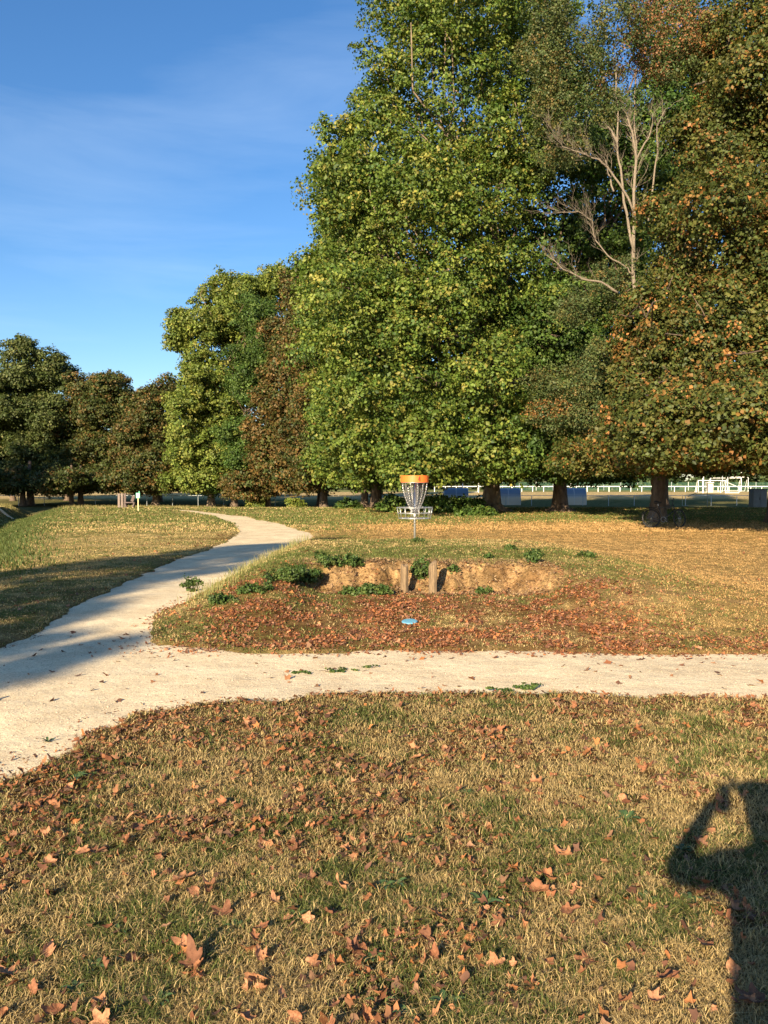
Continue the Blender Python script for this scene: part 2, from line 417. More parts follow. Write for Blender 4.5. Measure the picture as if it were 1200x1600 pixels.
# little patch under the camera
bmf = np.array([[0.,0.,0.]])
fanV = np.vstack([V[idx[0]], V[cidx]]); k0 = len(idx[0])
fan = bpy.data.meshes.new('ground_under_feet'); fan.from_pydata([tuple(v) for v in fanV], [], [(k0, i, i+1) for i in range(k0-1)]); fan.update()
at_ = fan.color_attributes.new('Col','FLOAT_COLOR','POINT')
cc = np.ones((len(fanV),4),dtype=np.float32); cc[:,:3] = gc[cidx]; at_.data.foreach_set('color', cc.ravel())
gf = link('ground', fan, M['ground']); tag(gf, kind='structure')

# gravel path
m, t, b = newmat('pale_gravel')
tc = t.nodes.new('ShaderNodeTexCoord')
def noise(sc, det=6, rg=.6):
    n = t.nodes.new('ShaderNodeTexNoise'); n.inputs['Scale'].default_value=sc; n.inputs['Detail'].default_value=det; n.inputs['Roughness'].default_value=rg
    t.links.new(tc.outputs['Object'], n.inputs['Vector']); return n
def ramp(src, p0, c0, p1, c1):
    r = t.nodes.new('ShaderNodeValToRGB'); r.color_ramp.elements[0].position=p0; r.color_ramp.elements[1].position=p1
    r.color_ramp.elements[0].color=(*c0,1); r.color_ramp.elements[1].color=(*c1,1); t.links.new(src, r.inputs[0]); return r
v1 = t.nodes.new('ShaderNodeTexVoronoi'); v1.inputs['Scale'].default_value=130; t.links.new(tc.outputs['Object'], v1.inputs['Vector'])
v2 = t.nodes.new('ShaderNodeTexVoronoi'); v2.inputs['Scale'].default_value=28; t.links.new(tc.outputs['Object'], v2.inputs['Vector'])
big = ramp(noise(1.6,9,.7).outputs['Fac'], .35,(.64,.505,.325),.62,(.84,.70,.47))
fine = ramp(noise(60,3).outputs['Fac'], .25,(.72,.70,.66),.7,(1.12,1.12,1.12))
sep = t.nodes.new('ShaderNodeSeparateColor'); t.links.new(v1.outputs['Color'], sep.inputs[0])
sp = ramp(sep.outputs[0], 0,(.66,.64,.60),.35,(1.06,1.06,1.06))
mu = t.nodes.new('ShaderNodeMix'); mu.data_type='RGBA'; mu.blend_type='MULTIPLY'; mu.inputs['Factor'].default_value=1
mu2 = t.nodes.new('ShaderNodeMix'); mu2.data_type='RGBA'; mu2.blend_type='MULTIPLY'; mu2.inputs['Factor'].default_value=.8
t.links.new(big.outputs[0], mu.inputs['A']); t.links.new(fine.outputs[0], mu.inputs['B'])
t.links.new(mu.outputs['Result'], mu2.inputs['A']); t.links.new(sp.outputs[0], mu2.inputs['B'])
t.links.new(mu2.outputs['Result'], b.inputs['Base Color'])
ad = t.nodes.new('ShaderNodeMath'); ad.operation='ADD'; t.links.new(v1.outputs['Distance'], ad.inputs[0]); ad.inputs[1].default_value=0
bp = t.nodes.new('ShaderNodeBump'); bp.inputs['Strength'].default_value=.35; bp.inputs['Distance'].default_value=.003; bp.invert=True
t.links.new(ad.outputs[0], bp.inputs['Height'])
bp2 = t.nodes.new('ShaderNodeBump'); bp2.inputs['Strength'].default_value=.5; bp2.inputs['Distance'].default_value=.03
t.links.new(noise(5,5).outputs['Fac'], bp2.inputs['Height']); t.links.new(bp.outputs[0], bp2.inputs['Normal']); t.links.new(bp2.outputs[0], b.inputs['Normal'])
b.inputs['Roughness'].default_value=1; b.inputs['Specular IOR Level'].default_value=0
M['gravel']=m
PZ = base_z(GX, GY) - .012 + (fbm(GX*1.2,GY*1.2,24,3)-.5)*.02
keepv = (S_ < .30 + np.hypot(GX,GY)*.012)
kf = keepv[F].all(1); PF = F[kf]
used, inv = np.unique(PF.ravel(), return_inverse=True)
PV = np.stack([GX[used],GY[used],PZ[used]],1)
pm = np_mesh('gravel_path', PV, inv.reshape(-1,4))
tag(link('gravel_path', pm, M['gravel'], smooth=True), kind='structure')
def surf_z(x, y):
    x = np.asarray(x,float); y = np.asarray(y,float)
    s = path_sd(x,y)
    return np.maximum(ground_z(x,y,s), np.where(s<.3, base_z(x,y)-.012 + (fbm(x*1.2,y*1.2,24,3)-.5)*.02, -9))
def sz(x, y): return float(surf_z(np.array([x]), np.array([y]))[0])

# ------------------------------------------------------------------ grass
rng = np.random.default_rng(3)
def unit(v): return v/np.maximum(np.linalg.norm(v,axis=-1,keepdims=True),1e-9)
def blades(x, y, z, h, wd, lean, yaw, col):
    """bent blades: 5 verts, 3 tris each"""
    n = len(x); B = np.stack([x,y,z],1)
    side = np.stack([np.cos(yaw),np.sin(yaw),0*yaw],1)*wd[:,None]*.5
    la = rng.uniform(0,2*PI,n); ld = np.stack([np.cos(la),np.sin(la),0*la],1)*(lean*h)[:,None]
    up = np.stack([0*h,0*h,h],1)
    P = np.stack([B-side, B+side, B+up*.55+ld*.35-side*.8, B+up*.55+ld*.35+side*.8, B+up*(1-.35*np.clip(lean,0,1.4))[:,None]+ld],1)
    F = np.array([[0,1,3],[0,3,2],[2,3,4]]); FF = (np.arange(n)[:,None,None]*5+F[None]).reshape(-1,3)
    shade = np.ones(5)
    C = (col[:,None,:]*shade[None,:,None])
    return P.reshape(-1,3), FF, C.reshape(-1,3)
def grass_layer(name, n, rmin, rmax, amax, hfun, wfun, lean0, cond, power=1.0, tuft=0):
    u = rng.random(n); r_ = rmin*(rmax/rmin)**(u**power)
    a_ = np.radians(rng.uniform(-amax,amax,n))
    x = r_*np.sin(a_); y = r_*np.cos(a_)
    if tuft:
        k = n//tuft; ii = rng.integers(0,k,n); sc = .012*r_[ii]**.5+.006
        x = x[ii]+rng.normal(0,1,n)*sc; y = y[ii]+rng.normal(0,1,n)*sc; tl = rng.random(k)[ii]
    else: tl = rng.random(n)
    s = path_sd(x,y); lf = leafiness(x,y); gr = greenness(x,y)
    ok = (s > .0) & cond(x,y,s,lf,gr)
    x=x[ok];y=y[ok];s=s[ok];lf=lf[ok];gr=gr[ok];tl=tl[ok]; n = len(x); d = np.hypot(x,y)
    z = ground_z(x,y,s)-.004
    h = hfun(d,gr,tl)*rng.uniform(.5,1.25,n); wd = wfun(d)*rng.uniform(.7,1.3,n)
    isg = rng.random(n)*.75+.25*tl < (gr*.85+.06)
    rd = ss(1.0,5.0,x)*ss(7.3,8,y)
    dry = mixc(mixc(np.broadcast_to(STRAW*1.1,(n,3)),STRAW2*1.22,rng.random(n)), TAN*1.15, np.clip(rd+ss(17,19,y)*ss(-4,-1,x),0,1)*.85)
    grn = mixc(np.broadcast_to(GREEN*1.15,(n,3)),GREEN2*1.25,rng.random(n))
    u_ = ditch_u(x,y); dz = ss(-.5,1.2,u_)*(1-ss(3.2,4.0,u_))*ss(8,14,y)
    grn = mixc(grn, np.array((.08,.115,.03)), dz*.8)
    c = np.where(isg[:,None],grn,dry)*rng.uniform(.65,1.25,n)[:,None]
    P,FF,C = blades(x,y,z,h,wd,rng.uniform(.1,1,n)*lean0,rng.uniform(0,2*PI,n),c)
    return link(name, np_mesh(name,P,FF,C), M['grass'])
tag(grass_layer('grass', 830000, 1.5, 7.4, 50, lambda d,g,t: .020+.012*g+.026*t**2, lambda d: .0016+.00038*d, 1.9,
    lambda x,y,s,lf,gr: (y<7.6)&(rng.random(len(x))>lf*.72), .95, tuft=14), 'dry mown grass with green tufts in the foreground', 'grass', kind='stuff')
tag(grass_layer('grass', 560000, 7.2, 42, 42, lambda d,g,t: .016+.012*g+.012*t, lambda d: .0026+.0006*d, 1.5,
    lambda x,y,s,lf,gr: (y>7.2)&(rng.random(len(x))>lf*.75)&((scarp_w(x)*(y>10.9)*(y<11.95))<.35), .9, tuft=12), 'short dry grass on the mound and middle lawns', 'grass', kind='stuff')
tag(grass_layer('grass', 170000, 28, 86, 36, lambda d,g,t: .045+.03*g+.02*t, lambda d: .01+.0007*d, 1.0,
    lambda x,y,s,lf,gr: y>27, 1.0, tuft=8), 'rough grass strip running along the foot of the trees', 'grass', kind='stuff')

# tall dry grass by the ditch
def tall_grass(name, label, pts, n, spread, h0, colA, colB, w0=.006):
    pts = np.array(pts,float); k = rng.integers(0,len(pts)-1,n); tt = rng.random(n)
    P = pts[k]*(1-tt)[:,None]+pts[k+1]*tt[:,None]
    x = P[:,0]+rng.normal(0,spread,n); y = P[:,1]+rng.normal(0,spread,n)
    z = surf_z(x,y)-.01; h = h0*rng.uniform(.4,1.15,n)
    c = mixc(np.broadcast_to(np.array(colA),(n,3)),np.array(colB),rng.random(n))*rng.uniform(.7,1.2,n)[:,None]
    A,B,C = blades(x,y,z,h,np.full(n,w0)*rng.uniform(.7,1.4,n),rng.uniform(.1,.7,n),rng.uniform(0,PI*2,n),c)
    return tag(link(name,np_mesh(name,A,B,C),M['grass']), label, 'grass', kind='stuff')
def ud(u, v): return (E0[0]-ED[1]*u+ED[0]*v, E0[1]+ED[0]*u+ED[1]*v)
tall_grass('grass','tall straw coloured grass along the far end of the ditch',[(-50,74),(-36,73),(-24,70),(-16,74)],9000,1.3,.42,(.34,.27,.11),(.17,.17,.05),.03)
tall_grass('grass','lush green grass and weeds on the ditch bank',[ud(.6,-3),ud(.9,8),ud(1.0,20),ud(1.0,40)],22000,.8,.13,(.06,.10,.025),(.12,.135,.04),.022)
tall_grass('grass','dry tall grass on the far bank of the ditch',[ud(4.9,5),ud(5.0,20),ud(5.2,45)],9000,.5,.28,(.40,.31,.12),(.25,.22,.08),.022)
tall_grass('grass','ragged grass fringe hanging over the rim of the bare bank',[(-1.4,11.95),(-.5,11.9),(.6,11.85),(1.6,11.9),(2.9,12.0)],2600,.12,.07,(.36,.27,.12),(.12,.14,.04),.005)
tall_grass('grass','thin dry stems along the left rim of the mound',[(-2.35,10.5),(-2.2,12.5),(-2.0,14.5),(-1.7,17.3)],1100,.16,.20,(.42,.34,.15),(.14,.18,.05),.006)

# ------------------------------------------------------------------ fallen leaves
PAL = np.array([(.34,.14,.06),(.28,.11,.05),(.40,.19,.09),(.20,.09,.05),(.33,.18,.10),(.42,.17,.06),(.16,.08,.05)])
def litter(name, label, x, y, size, lift=.01, flat=.5, pal=PAL):
    n = len(x); z = surf_z(x,y)+lift*rng.uniform(.2,1.2,n)
    K = 9; th = np.arange(K)*2*PI/K
    rad = (.55+.45*(np.arange(K)%2==0))[None,:]*rng.uniform(.75,1.25,(n,K))
    L_ = np.zeros((n,K+1,3)); L_[:,:K,0] = rad*np.cos(th); L_[:,:K,1] = rad*np.sin(th)*rng.uniform(.5,1,n)[:,None]
    ph = rng.uniform(0,2*PI,n); cu = rng.uniform(-.1,.9,n)*flat
    L_[:,:K,2] = cu[:,None]*(np.cos(th[None,:]-ph[:,None])**2)*rad + rng.normal(0,.10,(n,K))
    L_ *= (size/2)[:,None,None]
    yaw = rng.uniform(0,2*PI,n); tx = rng.normal(0,.35,n); ty = rng.normal(0,.35,n)
    c,s = np.cos(yaw),np.sin(yaw)
    X = L_[...,0]*c[:,None]-L_[...,1]*s[:,None]; Y = L_[...,0]*s[:,None]+L_[...,1]*c[:,None]
    Z = L_[...,2]+X*tx[:,None]+Y*ty[:,None]
    P = np.stack([X+x[:,None],Y+y[:,None],Z+z[:,None]],-1)
    F = np.array([(K,i,(i+1)%K) for i in range(K)]); FF = (np.arange(n)[:,None,None]*(K+1)+F[None]).reshape(-1,3)
    col = pal[rng.integers(0,len(pal),n)]*rng.uniform(.6,1.25,n)[:,None]
    C = np.repeat(col[:,None,:],K+1,1)*rng.uniform(.9,1.1,(n,K+1,1))
    return tag(link(name,np_mesh(name,P.reshape(-1,3),FF,C.reshape(-1,3)),M['dryleaf']), label, 'leaves', kind='stuff')
def sample_lit(n, x0,x1,y0,y1, f):
    x = rng.uniform(x0,x1,n); y = rng.uniform(y0,y1,n); ok = rng.random(n) < f(x,y); return x[ok],y[ok]
x,y = sample_lit(170000,-2.9,4.8,7.6,12,lambda x,y: leafiness(x,y)*.42*ss(.35,.6,fbm(x*4,y*4,66,3))+.012)
litter('leaf_litter','reddish brown leaf litter covering the foot of the mound',x,y,rng.uniform(.018,.055,len(x)),.010,.8,PAL*np.array((1.05,1.0,1.0)))
x,y = sample_lit(130000,-4.8,6.6,1.3,6.9,lambda x,y: (path_sd(x,y)>.0)*(leafiness(x,y)*.44+.045))
litter('leaf_litter','small brown leaf fragments scattered in the foreground grass',x,y,rng.uniform(.015,.055,len(x)),.022,.9, PAL*.9)
x,y = sample_lit(2600,-5,9,4.5,9,lambda x,y: (path_sd(x,y)<0)*.16)
litter('leaf_litter','scattered dry leaves lying on the gravel path',x,y,rng.uniform(.02,.09,len(x)),.006,.4, PAL*.9)
x,y = sample_lit(16000,-9,12,7.5,30,lambda x,y: (path_sd(x,y)>0)*(leafiness(x,y)*.5+.05))
litter('leaf_litter','dry leaves strewn over the middle lawns',x,y,rng.uniform(.03,.09,len(x)),.012,.5)
x,y = sample_lit(9000,-1.4,2.8,10.9,12.1,lambda x,y: scarp_w(x)*.8)
litter('soil_crumbs','crumbled ochre soil lumps on and below the bare bank',x,y,rng.uniform(.012,.05,len(x)),.012,1.2,np.array([(.36,.23,.12),(.30,.19,.10),(.42,.28,.15),(.22,.14,.08)]))
x,y = sample_lit(1500,-1.4,2.9,11.0,12.1,lambda x,y: scarp_w(x)*.35)
litter('leaf_litter','a few brown leaves caught on the bare bank',x,y,rng.uniform(.02,.05,len(x)),.015,.8)
# crumbs of leaf and soil at the edge of the path
x,y = sample_lit(60000,-4.5,9,3,9,lambda x,y: (np.abs(path_sd(x,y))<.10)*.5+(path_sd(x,y)<0)*(x<-1)*(y<6.2)*(sdpoly(x,y)>-.3)*.3)
litter('leaf_litter','dark crumbs of leaf and soil along the path edges',x,y,rng.uniform(.008,.03,len(x)),.004,.3, PAL*.75)

def big_leaf_mesh(k):
    rr = random.Random(100+k); nA = 48; nR = 5
    lobes = [(0,1.0),(1.15,.86),(-1.15,.86),(2.15,.55),(-2.15,.55)]
    V = [(0,0,0)]; curl = rr.uniform(.5,1.9); ax = rr.uniform(0,PI); cup = rr.uniform(-.2,.6); tw = rr.uniform(-1.2,1.2)
    ph = rr.uniform(0,6); rr0 = rr.random(); lobes=[(a_+rr.uniform(-.2,.2), l_*rr.uniform(.75,1.1)) for a_,l_ in lobes]
    def outl(t):
        r = .34+.16*rr0
        for a,l in lobes:
            d = abs((t-a+PI)%(2*PI)-PI); r = max(r, l*(1-(d/.62)**1.15*.62) if d < .62 else r)
        return r*(1+.05*math.sin(t*23+ph))
    for j in range(1,nR+1):
        for i in range(nA):
            t = 2*PI*i/nA-PI; r = outl(t)*j/nR; x = r*math.cos(t); y = r*math.sin(t)
            u = x*math.cos(ax)+y*math.sin(ax); v = -x*math.sin(ax)+y*math.cos(ax)
            # roll up along u
            a = curl*u*1.5; k_ = max(curl*1.5,1e-3)
            uu = math.sin(a)/k_; zz = (1-math.cos(a))/k_
            zz += cup*(v*v) + tw*u*v*.5 + .13*math.sin(7*x+ph)*math.cos(6*y+ph)*r + rr.uniform(-.02,.02)*r + .03*math.sin(5*t*2+ph)*r
            V.append((uu*math.cos(ax)-v*math.sin(ax), uu*math.sin(ax)+v*math.cos(ax), zz))
    F = [(0,1+i,1+(i+1)%nA) for i in range(nA)]
    for j in range(nR-1):
        for i in range(nA): F.append((1+j*nA+i,1+(j+1)*nA+i,1+(j+1)*nA+(i+1)%nA,1+j*nA+(i+1)%nA))
    # stalk
    mb = MB(); mb.add(V,F); mb.tube([(-.05,0,.01),(-.45,.03,.02),(-.85,.10,.05)],[.02,.015,.012],5)
    me = bpy.data.meshes.new('fallen_leaf'); me.from_pydata(mb.V,[],mb.F); me.update()
    me.polygons.foreach_set('use_smooth', np.ones(len(me.polygons),dtype=bool))
    return me
m, t, b = newmat('fallen_leaf')
oi = t.nodes.new('ShaderNodeObjectInfo'); r = t.nodes.new('ShaderNodeValToRGB'); e = r.color_ramp.elements
e[0].position=0; e[0].color=(.17,.075,.04,1); e[1].position=1; e[1].color=(.36,.17,.085,1)
for p,c in ((.25,(.30,.13,.06)),(.5,(.24,.10,.05)),(.75,(.42,.21,.11))): q=e.new(p); q.color=(*c,1)
tc = t.nodes.new('ShaderNodeTexCoord'); n = t.nodes.new('ShaderNodeTexNoise'); n.inputs['Scale'].default_value=4; n.inputs['Detail'].default_value=6
t.links.new(tc.outputs['Object'], n.inputs['Vector'])
r2 = t.nodes.new('ShaderNodeValToRGB'); r2.color_ramp.elements[0].color=(.62,.58,.55,1); r2.color_ramp.elements[1].color=(1.2,1.2,1.2,1); r2.color_ramp.elements[0].position=.3; r2.color_ramp.elements[1].position=.62
t.links.new(n.outputs['Fac'], r2.inputs[0]); t.links.new(oi.outputs['Random'], r.inputs[0])
mu = t.nodes.new('ShaderNodeMix'); mu.data_type='RGBA'; mu.blend_type='MULTIPLY'; mu.inputs['Factor'].default_value=1
t.links.new(r.outputs[0], mu.inputs['A']); t.links.new(r2.outputs[0], mu.inputs['B']); t.links.new(mu.outputs['Result'], b.inputs['Base Color'])
b.inputs['Roughness'].default_value=.75; b.inputs['Specular IOR Level'].default_value=.25
tr = t.nodes.new('ShaderNodeBsdfTranslucent'); t.links.new(mu.outputs['Result'], tr.inputs['Color'])
ms = t.nodes.new('ShaderNodeMixShader'); ms.inputs[0].default_value=.15; t.links.new(b.outputs[0], ms.inputs[1]); t.links.new(tr.outputs[0], ms.inputs[2])
t.links.new(ms.outputs[0], t.nodes['Material Output'].inputs['Surface'])
M['fallen']=m
LM = [big_leaf_mesh(k) for k in range(14)]
for me in LM: me.materials.append(M['fallen'])
def put_leaf(x, y, size, label, k=None, tilt=.35, group='fallen leaves in the foreground grass', lift=.022):
    o = bpy.data.objects.new('fallen_leaf', LM[k if k is not None else random.randrange(len(LM))]); COL.objects.link(o)
    o.location = (x,y,sz(x,y)+lift); o.scale = (size*(.40 if size>.1 else .62),)*3
    o.rotation_euler = (random.gauss(0,tilt),random.gauss(0,tilt),random.uniform(0,2*PI))
    tag(o,label,'leaf',group)
SPECIAL = [(840,1405,.17,'big pale brown leaf lying flat, right of centre in the foreground grass'),
 (280,1392,.19,'large orange brown curled leaf standing up among grass on the left'),
 (1180,1582,.20,'big brown leaf lying in the dark shadow at the bottom right corner'),
 (440,1212,.15,'pale cupped brown leaf in the upper left part of the foreground grass'),
 (885,1352,.15,'tan curled leaf just above and right of the big pale leaf'),
 (1038,1545,.15,'flat pinkish brown leaf beside the lower edge of the person shadow'),
 (350,1440,.15,'broad curled brown leaf left of centre above a dark hollow'),
 (885,1440,.14,'crumpled reddish leaf pair below the big pale leaf'),
 (785,1232,.14,'small upright orange leaf in a row of three near the path side'),
 (835,1232,.14,'orange curled leaf at the right end of a row of three'),
 (1110,1132,.15,'brown leaf on bright green grass near the right end of the path edge'),
 (300,1525,.17,'dark brown curled leaf near the bottom left of the lawn'),
 (205,1515,.13,'yellowish tan leaf near the bottom left of the lawn'),
 (535,1400,.15,'pale leaf with pointed tip beside a rounded pinkish leaf near the centre'),
 (488,1387,.12,'rounded pinkish brown leaf left of the pale pointed leaf near the centre'),
 (920,1520,.14,'upright tan leaf between straw tufts left of the shadow'),
 (970,1240,.13,'curled brown leaf standing among two others above the shadow'),
 (560,1500,.16,'crumpled dark leaf in the hollow at the bottom centre'),
 (650,1195,.13,'small tan folded leaf in the middle of the far lawn part')]
for px,py,s,lab in SPECIAL:
    x,y = unproj(px,py); put_leaf(x,y,s,lab,tilt=.25)
words = {}
cnt = 0
while cnt < 200:
    px = random.uniform(-60,1260); py = random.uniform(1105,1640)
    x,y = unproj(px,py)
    if sdpoly(np.array([x]),np.array([y]))[0] < .08: continue
    dn = .16 + .84*float(leafiness(np.array([x]),np.array([y]))[0]) + .5*(float(fbm(np.array([x*1.1+9]),np.array([y*1.1]),90,3)[0])>.56)
    if random.random() > dn: continue
    sz_l=random.uniform(.03,.085); k_l=random.randrange(len(LM))
    wsz='small' if sz_l<.045 else ('medium' if sz_l<.065 else 'larger')
    wh='at the left side' if px<240 else ('left of the middle' if px<480 else ('in the middle' if px<720 else ('right of the middle' if px<960 else 'at the right side')))
    wv='in the farthest part' if py<1180 else ('in the upper part' if py<1300 else ('in the central part' if py<1440 else 'in the lowest part'))
    put_leaf(x,y,sz_l,'%s brown leaf %s of the near lawn, %s'%(wsz,wv,wh),k=k_l,tilt=.6,group='loose dry leaves in the foreground grass')
    cnt += 1

# ------------------------------------------------------------------ pebbles on the path (stuff)
def pebbles(n):
    r_ = 3.0*(9.5/3.0)**rng.random(n); a_ = np.radians(rng.uniform(-34,34,n)); x=r_*np.sin(a_); y=r_*np.cos(a_)
    ok = path_sd(x,y)<.04; x=x[ok];y=y[ok];n=len(x)
    z = surf_z(x,y); s = rng.uniform(.002,.0055,n)*rng.choice([1,1,1,1.6],n)
    O = np.array([(1,0,0),(0,1,0),(-1,0,0),(0,-1,0),(0,0,1)],float)
    P = O[None]*s[:,None,None]*rng.uniform(.6,1.3,(n,5,3)); yaw=rng.uniform(0,6.28,n); c,si=np.cos(yaw),np.sin(yaw)
    X=P[...,0]*c[:,None]-P[...,1]*si[:,None]; Y=P[...,0]*si[:,None]+P[...,1]*c[:,None]; Z=P[...,2]*.8
    P=np.stack([X+x[:,None],Y+y[:,None],Z+z[:,None]],-1)
    F=np.array([(0,1,4),(1,2,4),(2,3,4),(3,0,4)]); FF=(np.arange(n)[:,None,None]*5+F[None]).reshape(-1,3)
    col=mixc(np.broadcast_to(np.array((.60,.47,.31)),(n,3)),np.array((.82,.66,.46)),rng.random(n)); col[rng.random(n)<.08]*=.5
    tag(link('gravel',np_mesh('gravel',P.reshape(-1,3),FF,np.repeat(col[:,None],5,1).reshape(-1,3)),M['dryleaf']),'loose pale stones on the path','gravel',kind='stuff')
pebbles(60000)

# ------------------------------------------------------------------ foliage
def leaf_faces(P, Nn, size, col, tilt_jit=0):
    """folded kite leaves: 4 verts, 2 tris"""
    n = len(P); r0 = unit(rng.normal(size=(n,3))); T = unit(np.cross(Nn, r0)); B = np.cross(Nn, T)
    s = size[:,None]; f = rng.uniform(.05,.35,n)[:,None]
    Vv = np.stack([P-T*s*.5, P+B*s*.42+Nn*s*f*.5, P+T*s*.55-Nn*s*f*.4, P-B*s*.42+Nn*s*f*.5],1)
    F = np.array([[0,1,2],[0,2,3]]); FF = (np.arange(n)[:,None,None]*4+F[None]).reshape(-1,3)
    return Vv.reshape(-1,3), FF, np.repeat(col[:,None,:],4,1).reshape(-1,3)
def crown_mesh(name, blobs, n_clumps, lpc, lsize, crad, pal, wts, droop=.25, inner=.14, patch=None, minz=None, bumpy=.22, shell=.62, flatten=.6, boughs=True):
    """blobs: (x,y,z,rx,ry,rz) in metres. clumps of leaf faces spread through the outer part of every blob"""
    bl = np.array(blobs,float)
    if boughs:
        bo=[]
        for b_ in bl:
            mr=(b_[3]*b_[4]*b_[5])**(1/3); nb_=int(np.clip(b_[5]/mr*13,9,26))
            d_=unit(rng.normal(size=(nb_,3)))
            for d1 in d_:
                c1=b_[:3]+d1*b_[3:6]*rng.uniform(.5,.86); r1=mr*rng.uniform(.26,.46); bo.append((c1[0],c1[1],c1[2],r1*1.1,r1*1.1,r1*rng.uniform(.65,1.0)))
            bo.append((b_[0],b_[1],b_[2],b_[3]*.72,b_[4]*.72,b_[5]*.78))
        bl=np.array(bo)
    area = (bl[:,3]*bl[:,5]+bl[:,4]*bl[:,5]+bl[:,3]*bl[:,4]); pk = rng.choice(len(bl),n_clumps,p=area/area.sum())
    D = unit(rng.normal(size=(n_clumps,3)))
    bb = bl[pk]
    nn = fbm(D[:,0]*2.3+pk*3.1+D[:,2]*1.7, D[:,1]*2.3+D[:,2]*2.9, 5, 3)-.5
    rf = (rng.uniform(shell**2,1.0,n_clumps)**.5)*(1+nn*2*bumpy)
    C = bb[:,:3]+D*bb[:,3:6]*rf[:,None]
    keep = np.ones(n_clumps,bool)
    for i in range(len(bl)):
        q = (C-bl[i,:3])/bl[i,3:6]; keep &= ~((pk!=i)&((q**2).sum(1)<.45))
    if minz is not None: keep &= C[:,2]>minz
    C=C[keep];D=D[keep];pk=pk[keep]; k=len(C)
    pal = np.array(pal); wts=np.array(wts,float); wts/=wts.sum()
    ctone = rng.choice(len(pal),k,p=wts); cbr = rng.uniform(.78,1.2,k)
    cs = crad*rng.uniform(.6,1.35,k)
    n = k*lpc; ci = np.repeat(np.arange(k),lpc)
    off = rng.normal(size=(n,3)); off = unit(off)*(rng.random(n)**.45)[:,None]
    off[:,2]*=flatten; P = C[ci]+off*cs[ci][:,None]
    P[:,2] -= droop*cs[ci]*(off[:,0]**2+off[:,1]**2)
    Nn = unit(D[ci]*.45+off*.55+np.array([0,0,.35])+rng.normal(size=(n,3))*.42)
    sz_ = lsize*rng.uniform(.45,1.55,n)
    lt = rng.random(n)<.68
    pidx = np.where(lt,ctone[ci],rng.choice(len(pal),n,p=wts))
    col = pal[pidx]*(cbr[ci]*rng.uniform(.75,1.25,n))[:,None]
    if patch is not None:
        for (pc,pr,pcol,pw) in patch:
            q=((P-np.array(pc))/np.array(pr)); inside=((q**2).sum(1)<1)&(rng.random(n)<pw); col[inside]=np.array(pcol)*rng.uniform(.7,1.3,inside.sum())[:,None]
    A,F_,Cc = leaf_faces(P,Nn,sz_,col)
    # bigger leaves deeper inside, so that the crown is not hollow
    ni = int(n*inner*1.5)
    if ni:
        pk2 = rng.choice(len(bl),ni,p=area/area.sum()); D2=unit(rng.normal(size=(ni,3)))
        P2 = bl[pk2,:3]+D2*bl[pk2,3:6]*(rng.random(ni)**.4*.72)[:,None]
        if minz is not None: P2=P2[P2[:,2]>minz+.3]
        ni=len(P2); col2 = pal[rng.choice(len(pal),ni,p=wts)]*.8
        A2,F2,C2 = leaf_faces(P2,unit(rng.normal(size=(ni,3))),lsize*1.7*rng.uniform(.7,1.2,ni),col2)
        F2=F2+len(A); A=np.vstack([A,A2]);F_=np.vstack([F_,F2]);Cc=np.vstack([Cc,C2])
    return A,F_,Cc
def wig(a, b, n=6, j=.15, seed=0, sag=0):
    rr=random.Random(seed); a=Vector(a);b=Vector(b); Ln=(b-a).length; out=[]
    for i in range(n+1):
        t=i/n; p=a.lerp(b,t)
        if 0<i<n: p+=Vector((rr.uniform(-1,1),rr.uniform(-1,1),rr.uniform(-.6,.6)))*j*Ln*.25
        p.z+=sag*math.sin(t*PI)*Ln; out.append(p)
    return out
def blob_px(px,py,D,rx,rz,ry):
    """crown lobe seen at a photo pixel, D metres away: radii rx, rz in photo pixels at that distance, ry in metres"""
    c = at(px,py,D); return (c[0],c[1],c[2],rx*D/FPX,ry,rz*D/FPX)
